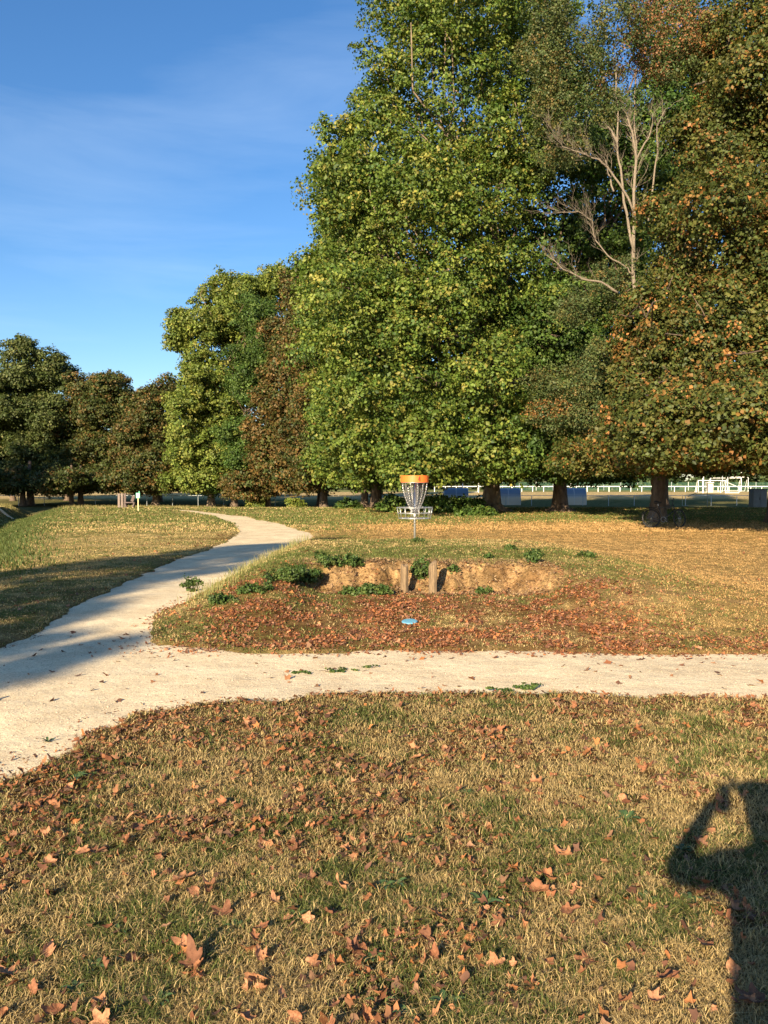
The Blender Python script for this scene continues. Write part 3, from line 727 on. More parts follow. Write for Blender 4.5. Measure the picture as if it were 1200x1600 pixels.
def tree(name, label, cat, base, blobs, n_clumps, lpc, lsize, crad, pal, wts, trunk_r, trunk_top, bark='bark', group=None, lean=(0,0), flare=1.5, limbs=True, fork=None, seed=1, roots=0, **kw):
    x0,y0 = base; z0 = sz(x0,y0)-.05
    root = empty(name,(x0,y0,z0)); tag(root,label,cat,group)
    o = np.array((x0,y0,z0)); bl=[(b_[0]-x0,b_[1]-y0,b_[2]-z0,b_[3],b_[4],b_[5]) for b_ in blobs]
    mb=MB(); H=trunk_top; pts=[];rad=[]; n=14; rr=random.Random(seed)
    for i in range(n+1):
        t=i/n; zz=H*t**1.25
        r=trunk_r*(1-.62*t)+trunk_r*(flare-1)*math.exp(-zz/(trunk_r*.9)); pts.append((lean[0]*t+rr.uniform(-1,1)*.06*t*trunk_r*4,lean[1]*t+rr.uniform(-1,1)*.06,zz)); rad.append(r)
    mb.tube(pts,rad,18)
    for k in range(roots):
        a=2*PI*k/roots+rr.uniform(-.3,.3); l=trunk_r*rr.uniform(2.0,3.0)
        mb.tube([(math.cos(a)*trunk_r*.5,math.sin(a)*trunk_r*.5,trunk_r*1.3),(math.cos(a)*trunk_r*1.25,math.sin(a)*trunk_r*1.25,trunk_r*.45),(math.cos(a)*l,math.sin(a)*l,-.05)],[trunk_r*.38,trunk_r*.32,trunk_r*.1],8)
    if limbs:
        for k,b_ in enumerate(bl):
            for q in range(3):
                zs = H*rr.uniform(.3,.85); i=min(n-1,int((zs/H)**.8*n)); s_=Vector(pts[i])
                e_=Vector((b_[0]+rr.uniform(-.5,.5)*b_[3],b_[1]+rr.uniform(-.5,.5)*b_[4],b_[2]+rr.uniform(-.2,.7)*b_[5]))
                if e_.z < s_.z: e_.z=s_.z+.3
                r0=trunk_r*rr.uniform(.16,.3)
                w_=wig(s_,e_,7,.25,seed*77+k*5+q,.04); mb.tube(w_,[r0*(1-.8*j/7) for j in range(8)],7)
                for u_ in range(3):
                    j=rr.randrange(2,7); d_=Vector((rr.uniform(-1,1),rr.uniform(-1,1),rr.uniform(-.2,.9))); d_.normalize()
                    mb.tube(wig(w_[j],w_[j]+d_*rr.uniform(.3,.6)*min(b_[3],b_[5]),4,.25,seed+k*31+q*7+u_),[r0*.4,r0*.3,r0*.22,r0*.14,r0*.06],5)
    mb.build('trunk',M[bark],root,smooth=True)
    sk=kw.pop('skirt',None)
    if sk:
        bl=bl+[(sk[0]*math.cos(a_)*.55,sk[0]*math.sin(a_)*.55+1.0,2.9,sk[0]*.55,sk[0]*.55,1.5) for a_ in (0.3,2.4,4.5)]; n_clumps+=sk[1]
    pt=kw.pop('patch',None)
    if pt is not None: pt=[((pc[0]-x0,pc[1]-y0,pc[2]-z0),pr,c_,w_) for pc,pr,c_,w_ in pt]
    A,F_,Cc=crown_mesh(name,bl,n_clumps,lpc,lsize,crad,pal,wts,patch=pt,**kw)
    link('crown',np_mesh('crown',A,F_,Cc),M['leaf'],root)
    return root
PLANE=[(.085,.135,.020),(.12,.17,.028),(.17,.20,.035),(.05,.095,.016),(.24,.22,.045)]
PLANEL=[(.12,.16,.025),(.17,.21,.035),(.23,.25,.045),(.075,.11,.02),(.30,.27,.06)]
PLANED=[(.05,.10,.018),(.075,.125,.022),(.10,.15,.028),(.04,.075,.014),(.15,.17,.03)]
CHEST=[(.075,.095,.020),(.11,.11,.025),(.21,.115,.03),(.30,.14,.04),(.05,.07,.015),(.36,.16,.05)]
CHESTD=[(.055,.075,.018),(.085,.09,.022),(.13,.09,.028),(.17,.10,.03),(.045,.06,.014)]
ROB=[(.075,.105,.035),(.10,.125,.04),(.14,.13,.04),(.05,.08,.025),(.17,.12,.04)]
GB='trees of the long row across the lawn'
B=blob_px
# big plane, trunk right of the basket
x3,y3=unproj(768,800)
tree('plane_tree','huge green plane tree behind the basket, mottled flared trunk just right of it','tree',(x3,y3),
  [B(710,130,44,140,190,6),B(620,330,43,135,170,5.5),B(760,330,45,110,200,5.5),B(580,255,45,85,100,4.5),B(590,560,42,110,180,5),B(700,560,42,110,180,5),
   B(540,400,44,70,150,4),B(650,700,39.5,95,75,4.2),B(800,170,46,90,150,5),B(690,20,45,80,70,4.5),B(760,-40,46,190,120,6),B(540,650,42,55,125,3.5),B(770,705,40.5,90,48,3.6),B(850,640,43,60,60,3),B(525,300,45,38,60,3),B(596,118,45,48,58,3.5),B(532,225,45,36,40,3)],
  6200,50,.135,.55,PLANE,[4,5,4,3,1.5],.50,15,'planebark',GB,flare=1.55,roots=7,seed=3,skirt=(7,700),minz=1.75,droop=.5)
x2,y2=unproj(875,800)
tree('plane_tree','dark green plane tree with thick dark trunk, second from the basket to the right','tree',(x2,y2),
  [B(880,350,47,110,150,5),B(830,520,46,95,110,4.5),B(930,560,48,90,120,4.5),B(840,660,43,90,70,4),B(950,690,50,80,55,4),B(880,160,49,130,130,5),B(990,300,50,80,170,4),B(880,712,41.5,85,42,4),B(1040,220,50,80,120,4),B(1090,130,51,90,90,4),B(950,420,50,80,90,4),B(1090,40,52,110,80,4),B(960,320,52,100,110,4),B(1130,220,53,80,110,4)],
  6000,48,.14,.58,PLANED,[4,5,3,3,.6],.42,13,'bark',GB,flare=1.55,roots=7,seed=5,skirt=(6.5,600),minz=1.6,droop=.4)
# pair of trunks left of the basket
x4,y4=unproj(588,789)
tree('plane_tree','yellowish green plane tree with two dark trunks just left of the basket','tree',(x4,y4),
  [B(550,330,54,50,110,4),B(520,520,53,60,140,4.5),B(560,640,52,80,100,4.5),B(520,690,51,45,75,3.5),B(585,420,56,70,200,4)],
  2300,44,.17,.62,PLANE,[4,5,4,2.5,1.6],.42,14,'bark',GB,seed=7,skirt=(6,500),minz=.8,droop=.5)
xx,yy=unproj(570,788)
tree('lime_tree','slender dark trunked tree standing close left of the twin trunk pair','tree',(xx,yy),
  [B(600,600,60,60,120,3.5),B(560,560,60,50,120,3.5)],500,40,.18,.7,PLANED,[4,5,3,3,1],.30,12,'bark',GB,seed=8,minz=1.6)
# brown chestnuts, column shaped
xx,yy=unproj(506,785)
tree('chestnut_tree','browning chestnut with pale scar at the foot of its trunk, left of the yellowish plane','tree',(xx,yy),
  [B(490,600,66,48,110,4),B(480,700,65,52,60,4),B(492,470,68,34,80,3.5)],1000,44,.17,.62,CHESTD,[2,4,4,3,2],.36,10,'bark',GB,seed=9,skirt=(6,500),minz=1.2)
xx,yy=unproj(417,782)
tree('chestnut_tree','tall narrow brown chestnut beside the lighter green plane','tree',(xx,yy),
  [B(475,450,76,34,50,3.5),B(462,530,75,40,75,4),B(445,630,74,46,85,4),B(425,705,74,42,58,4)],1300,44,.19,.66,CHESTD,[1.5,4,5,4,1.5],.38,11,'bark',GB,seed=10,skirt=(6,500),minz=1.2)
xx,yy=unproj(366,779.5)
tree('robinia_tree','dark bluish green feathery tree in front of the bright plane in the left row','tree',(xx,yy),
  [B(405,500,82,30,50,4),B(390,590,80,42,60,4),B(385,690,79,42,60,4),B(425,560,81,25,80,3.5)],1200,60,.14,.62,PLANED,[5,5,3,3,.3],.38,10,'bark',GB,seed=11,skirt=(6,400),minz=1.2)
xx,yy=unproj(330,779.5)
tree('plane_tree','bright yellow green plane tree with open wispy top in the left row','tree',(xx,yy),
  [B(430,455,90,40,38,4.5),B(375,480,90,45,52,5),B(320,520,88,42,50,4.5),B(285,520,88,22,40,3.5),B(330,600,86,60,60,5),B(290,660,84,40,80,4.5),B(345,700,85,50,60,4.5),B(385,560,92,50,70,4),B(350,470,91,50,50,4)],
  3600,42,.20,.66,[(.11,.155,.025),(.15,.19,.032),(.19,.215,.042),(.075,.11,.02),(.24,.23,.05)],[4,5,5,2.5,1.5],.40,12,'planebark',GB,seed=12,skirt=(7,600),minz=.9,bumpy=.34)
xx,yy=unproj(243,778.5)
tree('chestnut_tree','round brownish green tree reaching the ground behind the small sign','tree',(xx,yy),
  [B(245,640,93,34,55,5),B(215,700,92,40,66,5),B(255,710,92,35,58,5),B(265,610,95,30,35,4),B(225,735,91,62,42,4)],2400,42,.20,.7,CHESTD,[4,4,2.5,1.5,3],.4,4,'bark',GB,limbs=False,seed=13,skirt=(6,500),minz=.1)
xx,yy=unproj(126,778.5)
tree('lime_tree','mid height dark olive tree with two leaning trunks, third from the left','tree',(xx,yy),
  [B(175,615,98,42,45,5),B(140,640,97,45,60,5),B(150,705,96,45,52,5),B(195,650,97,38,55,5),B(130,728,95,50,38,4.5),B(180,725,95,35,42,4)],3000,40,.21,.7,CHESTD,[5,4,1.5,1,3],.36,4.5,'bark',GB,limbs=False,seed=14,skirt=(7,700),minz=1.4)
xx,yy=unproj(47,778.5)
tree('plane_tree','tall grey green plane tree at the left edge, rising above its neighbours','tree',(xx,yy),
  [B(35,570,98,48,55,5),B(90,580,99,30,38,4),B(10,640,97,60,70,5.5),B(80,660,97,45,65,5),B(50,710,96,55,42,5),B(20,725,95,60,40,5),B(90,725,96,45,38,4)],3600,40,.21,.7,[(.06,.085,.022),(.085,.105,.03),(.12,.135,.04),(.045,.065,.016),(.15,.15,.05)],[5,5,3,2.5,1],.45,5,'bark',GB,limbs=False,seed=15,skirt=(7,700),minz=1.4)
xx,yy=unproj(36,779)
tree('lime_tree','dark trunked tree at the left edge, lower than the grey green plane','tree',(xx,yy),
  [B(-20,650,99,60,70,5),B(20,720,97,50,30,4)],1100,38,.22,.75,CHESTD,[5,4,1,1,3],.36,4.5,'bark',GB,limbs=False,seed=16,skirt=(7,500),minz=1.5)
xx,yy=unproj(112,779)
tree('lime_tree','thin dark trunk standing between the left edge trees and the olive tree','tree',(xx,yy),
  [B(105,690,100,35,50,4)],700,38,.22,.75,CHESTD,[5,4,1,1,3],.28,4.5,'bark',GB,limbs=False,seed=17,skirt=(6,400),minz=1.6)
# right hand chestnut with the bicycle
x1,y1=unproj(1030,816)
tree('chestnut_tree','orange and green horse chestnut with the bicycle leaning on its trunk','tree',(x1,y1),
  [(8.3,25.0,2.75,1.3,1.5,1.0),(7.5,23.4,3.3,1.0,1.3,.9),(10.6,22.6,3.3,2.6,2.0,1.2),(13.4,22.0,3.3,2.6,2.2,1.2),B(1060,660,25,115,95,5.0),B(1180,665,24.5,125,95,5.0),B(1120,520,28,135,130,4.2),B(1100,360,29.5,88,135,3.8),B(1180,640,27,110,105,4.0),B(1005,520,29,50,85,2.6),B(1000,650,27.5,62,80,2.6),B(1200,420,29,90,150,4)],
  5600,50,.10,.44,CHEST,[5,6,1.7,.7,3.6,.25],.30,8.5,'bark',GB,seed=18,skirt=(5,500),minz=2.2,droop=.6,flare=1.25)
tree('chestnut_tree','olive brown chestnut at the right edge, rising behind the orange one','tree',(15.9,33.5),
  [B(1190,150,33,105,110,4.2),B(1120,210,34,62,60,3.2),B(1250,330,32,90,150,4.2),B(1290,560,31,110,150,4.5),B(1200,40,35,120,90,4),B(1230,690,29,70,45,3)],
  3200,46,.115,.5,CHEST,[5,6,1.4,.25,3,.1],.36,11,'bark',GB,seed=19,minz=2.35,droop=.5)
GB2='added back row that fills shade and gaps'  # trees added behind the front row to thicken its shade and close gaps
for (px,D,lab,bls,nc) in [
  (768,63,'added dark plane tree in the back row, its trunk hidden behind the big plane trunk',[(0,0,11,6,5,9),(0,0,4.6,7.5,5,3.0),(-5,0,9,4,4,7)],1100),
  (877,60,'added dark plane tree in the back row, hidden behind the second plane trunk',[(0,0,10,6,5,8),(2,0,4.4,7,5,2.9)],900),
  (1036,52,'added dark lime tree in the back row, hidden behind the orange chestnut',[(0,0,7.5,5.5,5,5.5),(1,0,4.0,6.5,5,2.4)],900),
  (584,76,'added dark plane tree in the back row behind the twin dark trunks',[(0,0,10,6,5,8),(0,0,4.4,7.5,5,2.9)],900),
  (500,90,'added dark plane tree in the back row behind the scarred chestnut trunk',[(0,0,9,6,5,7),(0,0,4.4,7,5,2.8)],800),
  (410,100,'added dark plane tree in the back row behind the narrow brown chestnut',[(0,0,9,6,5,7),(0,0,4.4,7,5,2.8)],700),
  (250,108,'added dark tree in the back row behind the round brownish tree',[(0,0,7,6,5,5),(0,0,4.2,8,5,2.8)],700),
  (105,112,'added dark tree in the back row behind the thin dark trunk',[(0,0,8,6,5,6),(0,0,4.2,8,5,2.8)],700),
  (20,112,'added dark tree in the back row at the left edge',[(0,0,8,6,5,6),(0,0,4.2,8,5,2.8)],700),
  (1290,48,'added plane tree beyond the right edge of the picture',[(0,0,9,6,6,7),(0,0,4.2,7,6,2.6)],700)]:
    q_=at(px,780,D); tree('plane_tree',lab,'tree',(q_[0],D),[(q_[0]+b_[0],D+b_[1],b_[2],b_[3],b_[4],b_[5]) for b_ in bls],nc,34,.26,1.0,PLANED,[5,5,3,3,.4],.36,8,'bark',GB2,seed=int(px),minz=2.3,inner=.2)
# robinia with bare limbs
xr,yr=11.9,36.5
rob=tree('robinia_tree','feathery robinia with bare pale limbs and some orange foliage at the top right','tree',(xr,yr),
  [B(900,130,37,75,85,3.2),B(960,70,37,90,70,3.2),B(1050,60,37,85,62,3.0),B(850,60,38,50,60,2.6),B(870,220,38,55,45,2.4),B(900,480,38,38,34,2),B(955,440,38,35,40,2),B(880,590,38,62,42,2.2),B(930,560,38,50,40,2),B(930,640,37,55,32,2),B(855,640,38,40,36,1.8)],
  1700,66,.075,.42,ROB,[4,5,3,3,1.3],.24,2,'bark',GB,limbs=False,seed=20,droop=.9,inner=.05,bumpy=.3,
  patch=[(at(1045,55,37),(2.4,4,1.5),(.27,.125,.055),.5),(at(990,110,37),(1.6,4,.8),(.25,.12,.055),.35),(at(850,640,38),(1.2,3,.5),(.30,.15,.05),.4)])
def dead(px_pts, D0, D1, r0, r1, seed, twigs=5, tl=1.1):
    P=[]; n=len(px_pts)
    for i,(a_,b_) in enumerate(px_pts):
        p=at(a_,b_,D0+(D1-D0)*i/(n-1)); P.append(Vector(p)-Vector((xr,yr,rob.location.z)))
    rr=random.Random(seed); Q=[]
    for i in range(n-1):
        for k in range(3): q=P[i].lerp(P[i+1],k/3); q+=Vector((rr.uniform(-1,1),rr.uniform(-1,1),rr.uniform(-1,1)))*.035; Q.append(q)
    Q.append(P[-1]); m_=len(Q)
    dmb.tube(Q,[r0+(r1-r0)*(j/(m_-1)) for j in range(m_)],7)
    def tw(s,d,l,r,dep):
        e=s+d*l; pts=wig(s,e,4,.3,rr.randrange(9999)); dmb.tube(pts,[r,r*.8,r*.6,r*.45,r*.2],4,caps=False)
        if dep:
            for _ in range(3):
                dd=d+Vector((rr.uniform(-1,1),rr.uniform(-1,1),rr.uniform(-.5,.9)))*.8; dd.normalize(); tw(pts[rr.randrange(1,4)],dd,l*rr.uniform(.4,.7),r*.55,dep-1)
    for _ in range(twigs):
        j=rr.randrange(m_//3,m_); d=(Q[min(j+1,m_-1)]-Q[max(j-1,0)]).normalized()+Vector((rr.uniform(-1,1),rr.uniform(-1,1),rr.uniform(-.4,1)))*.8; d.normalize()
        tw(Q[j],d,tl*rr.uniform(.5,1.1),max(.010,r1*.55),2)
dmb=MB()
dead([(1034,790),(1020,650),(1000,520),(990,430),(990,330),(994,250),(988,205),(980,180)],36.5,36,.12,.035,1,22)
dmb.build('stem',M['deadbark'],rob,smooth=True)
for k,(pts,r0,r1,tw_,tl) in enumerate([
  ([(994,252),(1008,225),(1018,200),(1020,180)],.05,.015,8,.9),
  ([(990,330),(975,300),(955,268),(935,250),(905,238),(880,228),(868,215)],.055,.014,26,1.3),
  ([(988,430),(975,415),(950,400),(930,375),(925,345),(905,330),(865,333)],.04,.012,24,1.2),
  ([(965,457),(940,442),(910,436),(880,420),(858,402)],.06,.014,18,1.1),
  ([(990,395),(979,335),(970,275),(966,240),(965,190),(963,125),(958,90)],.065,.02,16,.8),
  ([(966,225),(955,205),(950,198)],.06,.03,2,.5),
  ([(1012,345),(1024,268),(1028,225),(1026,195),(1040,170)],.045,.015,12,.9),
  ([(986,200),(975,180),(970,165)],.035,.02,4,.8),
  ([(994,245),(990,180),(992,140)],.04,.02,5,.9),
  ([(960,300),(950,270),(946,250)],.04,.02,3,.5),
  ([(1085,132),(1110,126),(1145,118)],.05,.025,2,.6)]):
    dmb=MB(); dead(pts,36.2,35.4+.2*k if k<10 else 34,r0,r1,50+k,tw_,tl); dmb.build('bare_branch',M['deadbark'],rob,smooth=True)
# trees behind the camera, left, that throw the long shadows over the path
def pq(p,q,h,rp,rq,rh): return (p*math.cos(AZ)+q*math.sin(AZ), -p*math.sin(AZ)+q*math.cos(AZ), h, rp, rq, rh)
tb=pq(-9.4,-19,0,0,0,0)
tree('lime_tree','leafy tree standing behind the photographer on the left','tree',(tb[0],tb[1]),
  [pq(-10.7,-19,11.9,1.0,1.2,2.2),pq(-10.2,-19,9.6,2.0,2.2,2.2),pq(-8.6,-19,8.8,1.1,2.2,1.6),pq(-7.3,-19,7.9,.45,1.0,1.5),pq(-6.45,-19,8.0,.22,.7,1.2),pq(-5.75,-19,8.1,.22,.6,.9),pq(-12,-19,7.8,1.0,2.0,2.2),pq(-9.2,-19,6.4,2.6,2.6,1.2)],
  1900,34,.13,.30,PLANE,[4,4,3,2,1],.25,6,'bark',seed=21,minz=2.0,inner=.02,bumpy=.3)
tree('plane_tree','large plane tree beyond the left edge of the picture','tree',(-53,62),
  [(-53,62,8,7,6,6),(-50,62,13,6,5,5.5),(-46,64,8,4,5,5)],900,34,.30,1.1,PLANED,[4,4,3,2,1],.5,9,'bark',seed=22,minz=2.0)

# ------------------------------------------------------------------ shrubs and weeds
def shrub(name,label,cat,c,rad,n_clumps,lpc,ls,cr,pal,wts,group=None,stems=True,**kw):
    x,y=c; z=sz(x,y); root=empty(name,(x,y,z)); tag(root,label,cat,group)
    A,F_,Cc=crown_mesh(name,[(0,0,rad[2]*.75,rad[0],rad[1],rad[2])],n_clumps,lpc,ls,cr,pal,wts,minz=.0,inner=.1,shell=.2,**kw)
    link('foliage',np_mesh('foliage',A,F_,Cc),M['leaf'],root)
    mb=MB(); rr=random.Random(int(x*100))
    for k in range(9):
        e=(rr.uniform(-.8,.8)*rad[0],rr.uniform(-.8,.8)*rad[1],rad[2]*rr.uniform(.7,1.4)); mb.tube(wig((rr.uniform(-.1,.1)*rad[0],rr.uniform(-.1,.1)*rad[1],-.03),e,4,.2,k),[rad[0]*.02,rad[0]*.017,rad[0]*.014,rad[0]*.01,rad[0]*.004],5)
    mb.build('stem',M['bark'],root)
    return root
for (px,py,D,rx,rz,ry,lab) in [
  (700,788,45,52,19,1.3,'dark leafy shrub at the left foot of the big plane trunk'),
  (612,790,46,24,17,1.0,'low leafy bush just left of the basket pole'),
  (745,806,41,32,7,.8,'low scrubby growth in front of the big plane trunk'),
  (400,772,78,16,15,1.2,'bright green bush between the feathery tree and the brown chestnut'),
  (545,786,54,22,8,1.0,'low dark scrub under the yellowish plane'),
  (460,780,72,14,12,1.0,'small green bush at the foot of the narrow brown chestnut')]:
    c=at(px,py,D); shrub('shrub',lab,'shrub',(c[0],c[1]),(rx*D/FPX,ry,rz*D/FPX),150,34,.13,.32,PLANED if px in (700,612,745,545) else PLANEL,[4,4,3,2,1])
WEED=[(.055,.10,.022),(.085,.13,.03),(.04,.07,.015),(.12,.15,.04)]
for (px,py,z,rx,ry,rz,nc,lab) in [
  (660,912,.22,.16,.10,.20,60,'bushy green weed growing between the two wooden posts'),
  (520,918,.16,.42,.20,.11,90,'wide spread of green weeds left of the bare earth bank'),
  (440,935,.12,.32,.22,.10,80,'green nettle patch on the left part of the mound'),
  (478,925,.15,.22,.2,.12,50,'leafy weed clump in the middle of the green patch on the mound'),
  (560,932,.12,.30,.10,.07,50,'creeping green weeds under the left end of the bare bank'),
  (400,948,.08,.25,.12,.06,40,'thin green weeds on the lower left slope of the mound'),
  (350,958,.05,.22,.12,.06,30,'sparse green weeds near the left corner of the mound'),
  (590,935,.10,.24,.12,.10,50,'dark green weeds at the foot of the left wooden post'),
  (835,888,.30,.10,.07,.07,18,'small green plant on the right end of the bare bank'),
  (832,912,.18,.11,.08,.10,24,'spiky green plant below the right end of the bare bank'),
  (757,930,.12,.11,.07,.07,18,'low green plant among red leaves under the bank'),
  (762,889,.32,.05,.05,.05,8,'tiny green plant in the middle of the bare bank'),
  (796,870,.40,.09,.07,.06,16,'small weed on the rim of the bank'),
  (912,896,.2,.14,.08,.05,16,'pale green weed on the dry slope right of the bank'),
  (708,908,.25,.06,.05,.06,10,'little weed right of the taller wooden post'),
  (300,925,.0,.17,.12,.16,40,'leafy dock plant on the path edge left of the mound'),
  (470,1051,.0,.14,.05,.010,10,'flat green weed patch on the gravel, left one of two'),
  (535,1048,.0,.28,.05,.012,18,'long flat green weed patch on the gravel'),
  (572,1042,.0,.12,.04,.012,10,'flat green weed patch at the right end of its row on the gravel'),
  (780,1082,.0,.17,.07,.025,30,'green weed patch at the near edge of the path'),
  (818,1074,.0,.13,.06,.03,30,'round dark green weed patch sitting on the path'),
  (650,854,.42,.22,.10,.05,20,'short green growth round the foot of the basket pole')]:
    x,y=unproj(px,py,z); shrub('weed',lab,'weed',(x,y),(rx,ry,rz),int(nc*(1.6 if rz>.04 else .5)),22,.030 if rz>.04 else .02,.06 if rz>.04 else .035,WEED,[4,4,3,2],'green weeds on the mound and path',droop=.25 if rz>.04 else 0,flatten=.6 if rz>.04 else .15)
# broad leaved rosettes in the near grass
def rosette_mesh(seed):
    rr=random.Random(seed); mb=MB(); n=9
    for k in range(n):
        a=2*PI*k/n+rr.uniform(-.3,.3); l=rr.uniform(.06,.11); wd=l*.17; up=rr.uniform(.3,.9); V=[];F=[]
        for i in range(6):
            t=i/5; ww=wd*math.sin(PI*min(.98,t*.9+.08)); r=l*t; z=l*up*math.sin(t*2.0)*.6
            for s_ in (-1,0,1): V.append((math.cos(a)*r-math.sin(a)*ww*s_,math.sin(a)*r+math.cos(a)*ww*s_,z+abs(s_)*ww*.5))
        for i in range(5):
            for j in range(2): F.append((i*3+j,i*3+j+1,i*3+j+4,i*3+j+3))
        mb.add(V,F)
    me=bpy.data.meshes.new('rosette'); me.from_pydata(mb.V,[],mb.F); me.update()
    me.polygons.foreach_set('use_smooth', np.ones(len(me.polygons),dtype=bool)); return me
M['rosette']=plain('plantain_green',(.055,.095,.028),.5,0,.3,20)
RM=[rosette_mesh(k) for k in range(5)]
for me in RM: me.materials.append(M['rosette'])
for k in range(26):
    for _ in range(50):
        px=random.uniform(0,1200); py=random.uniform(1150,1600); x,y=unproj(px,py)
        if float(greenness(np.array([x]),np.array([y]))[0])>.4: break
    o=bpy.data.objects.new('plantain_plant',RM[k%5]); COL.objects.link(o); o.location=(x,y,sz(x,y)); o.rotation_euler=(0,0,random.uniform(0,6)); o.scale=(random.uniform(.35,.7),)*3
    wh='at the left side' if px<300 else ('left of the middle' if px<600 else ('right of the middle' if px<900 else 'at the right side'))
    wv='far' if py<1260 else ('central' if py<1420 else 'nearest')
    tag(o,'small green plantain rosette %s in the %s part of the near lawn'%(wh,wv),'plant','plantains in the foreground grass')

# ------------------------------------------------------------------ disc golf basket
bx_,by_=at(648,850,16.3)[:2]; bz=sz(bx_,by_)
bk=empty('disc_golf_basket',(bx_,by_,bz)); tag(bk,'steel disc golf basket with orange top band and hanging chains on the mound','disc golf basket')
T=CAM_H-math.tan(PITCH+math.atan((743-800)/FPX))*16.3-bz      # height of the band's top
mb=MB(); mb.tube([(0,0,-.3),(0,0,T-.02)],.021,16); mb.build('pole',M['metal'],bk,smooth=True)
mb=MB(); mb.tube([(0,0,T-.86),(0,0,T-.72)],.030,16); mb.build('collar',M['metal'],bk,smooth=True)
# band: open cylinder with thickness
R=.275; hb=.135; n=48; V=[];F=[]
for i in range(n):
    a=2*PI*i/n
    for rr_,zz in ((R,T-hb),(R,T),(R-.006,T),(R-.006,T-hb)): V.append((rr_*math.cos(a),rr_*math.sin(a),zz))
for i in range(n):
    j=(i+1)%n
    for k in range(4): F.append((i*4+k,j*4+k,j*4+(k+1)%4,i*4+(k+1)%4))
mb=MB(); mb.add(V,F); bandp=mb.build('top_band',M['orange'],bk,smooth=False)
mb=MB()
def onband(a,z,dr=.003): return ((R+dr)*math.sin(a),-(R+dr)*math.cos(a),z)
a0=.32
for p in ([(a0,T-.018),(a0,T-.117)],[(a0-.005,T-.018),(a0-.10,T-.088)],[(a0-.10,T-.088),(a0+.045,T-.088)]):
    mb.tube([onband(*q) for q in p],.0065,5)
mb.build('number',M['darkred'],bandp)
mb=MB(); mb.ring((0,0,T-hb-.004),R-.012,.007,40); mb.ring((0,0,T-hb-.004),.13,.006,30)
for k in range(6):
    a=2*PI*k/6; mb.tube([(0.02*math.cos(a),.02*math.sin(a),T-hb-.004),((R-.012)*math.cos(a),(R-.012)*math.sin(a),T-hb-.004)],.006,6)
mb.build('chain_hanger',M['metal'],bk,smooth=True)
zt=T-.63; zm=T-.74; zb=T-.84; Rt=.355; Rm=.335; Rb=.315
mb=MB(); mb.ring((0,0,zt),Rt,.0085,56); mb.build('rim',M['metal'],bk,smooth=True)
mb=MB(); mb.ring((0,0,zm),Rm,.0065,56); mb.build('middle_hoop',M['metal'],bk,smooth=True)
mb=MB(); mb.ring((0,0,zb),Rb,.007,56)
for k in range(16):
    a=2*PI*(k+.5)/16; mb.tube([(.03*math.cos(a),.03*math.sin(a),zb),(Rb*math.cos(a),Rb*math.sin(a),zb)],.0045,5)
mb.ring((0,0,zb+.001),.17,.005,36); mb.build('basket_floor',M['metal'],bk,smooth=True)
for k in range(16):
    a=2*PI*(k+.5)/16; mb=MB(); mb.tube([(Rt*math.cos(a),Rt*math.sin(a),zt),(Rb*math.cos(a),Rb*math.sin(a),zb)],.0055,6); mb.build('basket_wire',M['metal'],bk,smooth=True)
def chain(a,r0,r1,z0,z1,sag):
    mb=MB(); pts=[]; n=40
    for i in range(n+1):
        t=i/n; r=r0*(1-t)**.8+r1*t if False else r0+(r1-r0)*(t**1.7); pts.append(Vector((r*math.cos(a),r*math.sin(a),z0+(z1-z0)*t)))
    L_=sum((pts[i+1]-pts[i]).length for i in range(n)); nl=int(L_/.024); 
    for i in range(nl):
        t=(i+.5)/nl; f=t*n; j=min(n-1,int(f)); p=pts[j].lerp(pts[j+1],f-j); d=(pts[j+1]-pts[j]).normalized()
        s_=d.cross(Vector((math.cos(a+.7),math.sin(a+.7),0))).normalized(); u_=s_.cross(d)
        w_=s_ if i%2 else u_
        q=[p+d*.018*math.cos(x_)+w_*.0115*math.sin(x_) for x_ in [2*PI*k/8 for k in range(8)]]
        mb.tube(q,.0037,4,closed=True)
    return mb
for k in range(12): chain(2*PI*(k+.3)/12,.245,.045,T-hb-.01,T-.745,0).build('outer_chain',M['chain'],bk)
for k in range(6): chain(2*PI*(k+.1)/6,.125,.035,T-hb-.01,T-.735,0).build('inner_chain',M['chain'],bk)

# ------------------------------------------------------------------ wooden posts, disc
def log(label,px,ytop,ybot,D,r,h,split=False):
    x=at(px,ybot,D)[0]; ztop=at(px,ytop,D)[2]; mb=MB(); n=14; rr=random.Random(int(px)); V=[];F=[]; seg=20
    off=[rr.uniform(.92,1.08) for _ in range(seg)]
    H=h
    for i in range(n+1):
        z=ztop-H+H*i/n
        for k in range(seg):
            a=2*PI*k/seg; r_=r*off[k]*(1+.03*math.sin(z*22+k)); dz=0
            if i==n: r_*=.9; dz=(.02*math.sin(a*2+1) if not split else .035*math.cos(a-.6))
            V.append((math.cos(a)*r_,math.sin(a)*r_,z+dz))
    for i in range(n):
        for k in range(seg): F.append((i*seg+k,i*seg+(k+1)%seg,(i+1)*seg+(k+1)%seg,(i+1)*seg+k))
    V.append((0,0,ztop+.006)); c=len(V)-1
    for k in range(seg): F.append((n*seg+k,n*seg+(k+1)%seg,c))
    mb.add(V,F); o=mb.build('wooden_post',M['post'],None,(x,D,0),smooth=False); tag(o,label,'post','wooden posts in the bank'); return o
log('darker round wooden post in the bare bank, left one of the pair',632,883,930,11.12,.052,.62)
log('paler split topped wooden post in the bare bank, right one of the pair',676.5,880,930,11.06,.054,.62,True)
dx,dy=unproj(640,976,.04)
mb=MB(); prof=[(0,.014),(.075,.0145),(.095,.013),(.104,.007),(.105,.001),(.101,0),(.099,.006),(.09,.010),(0,.0115)]; n=40; V=[];F=[]
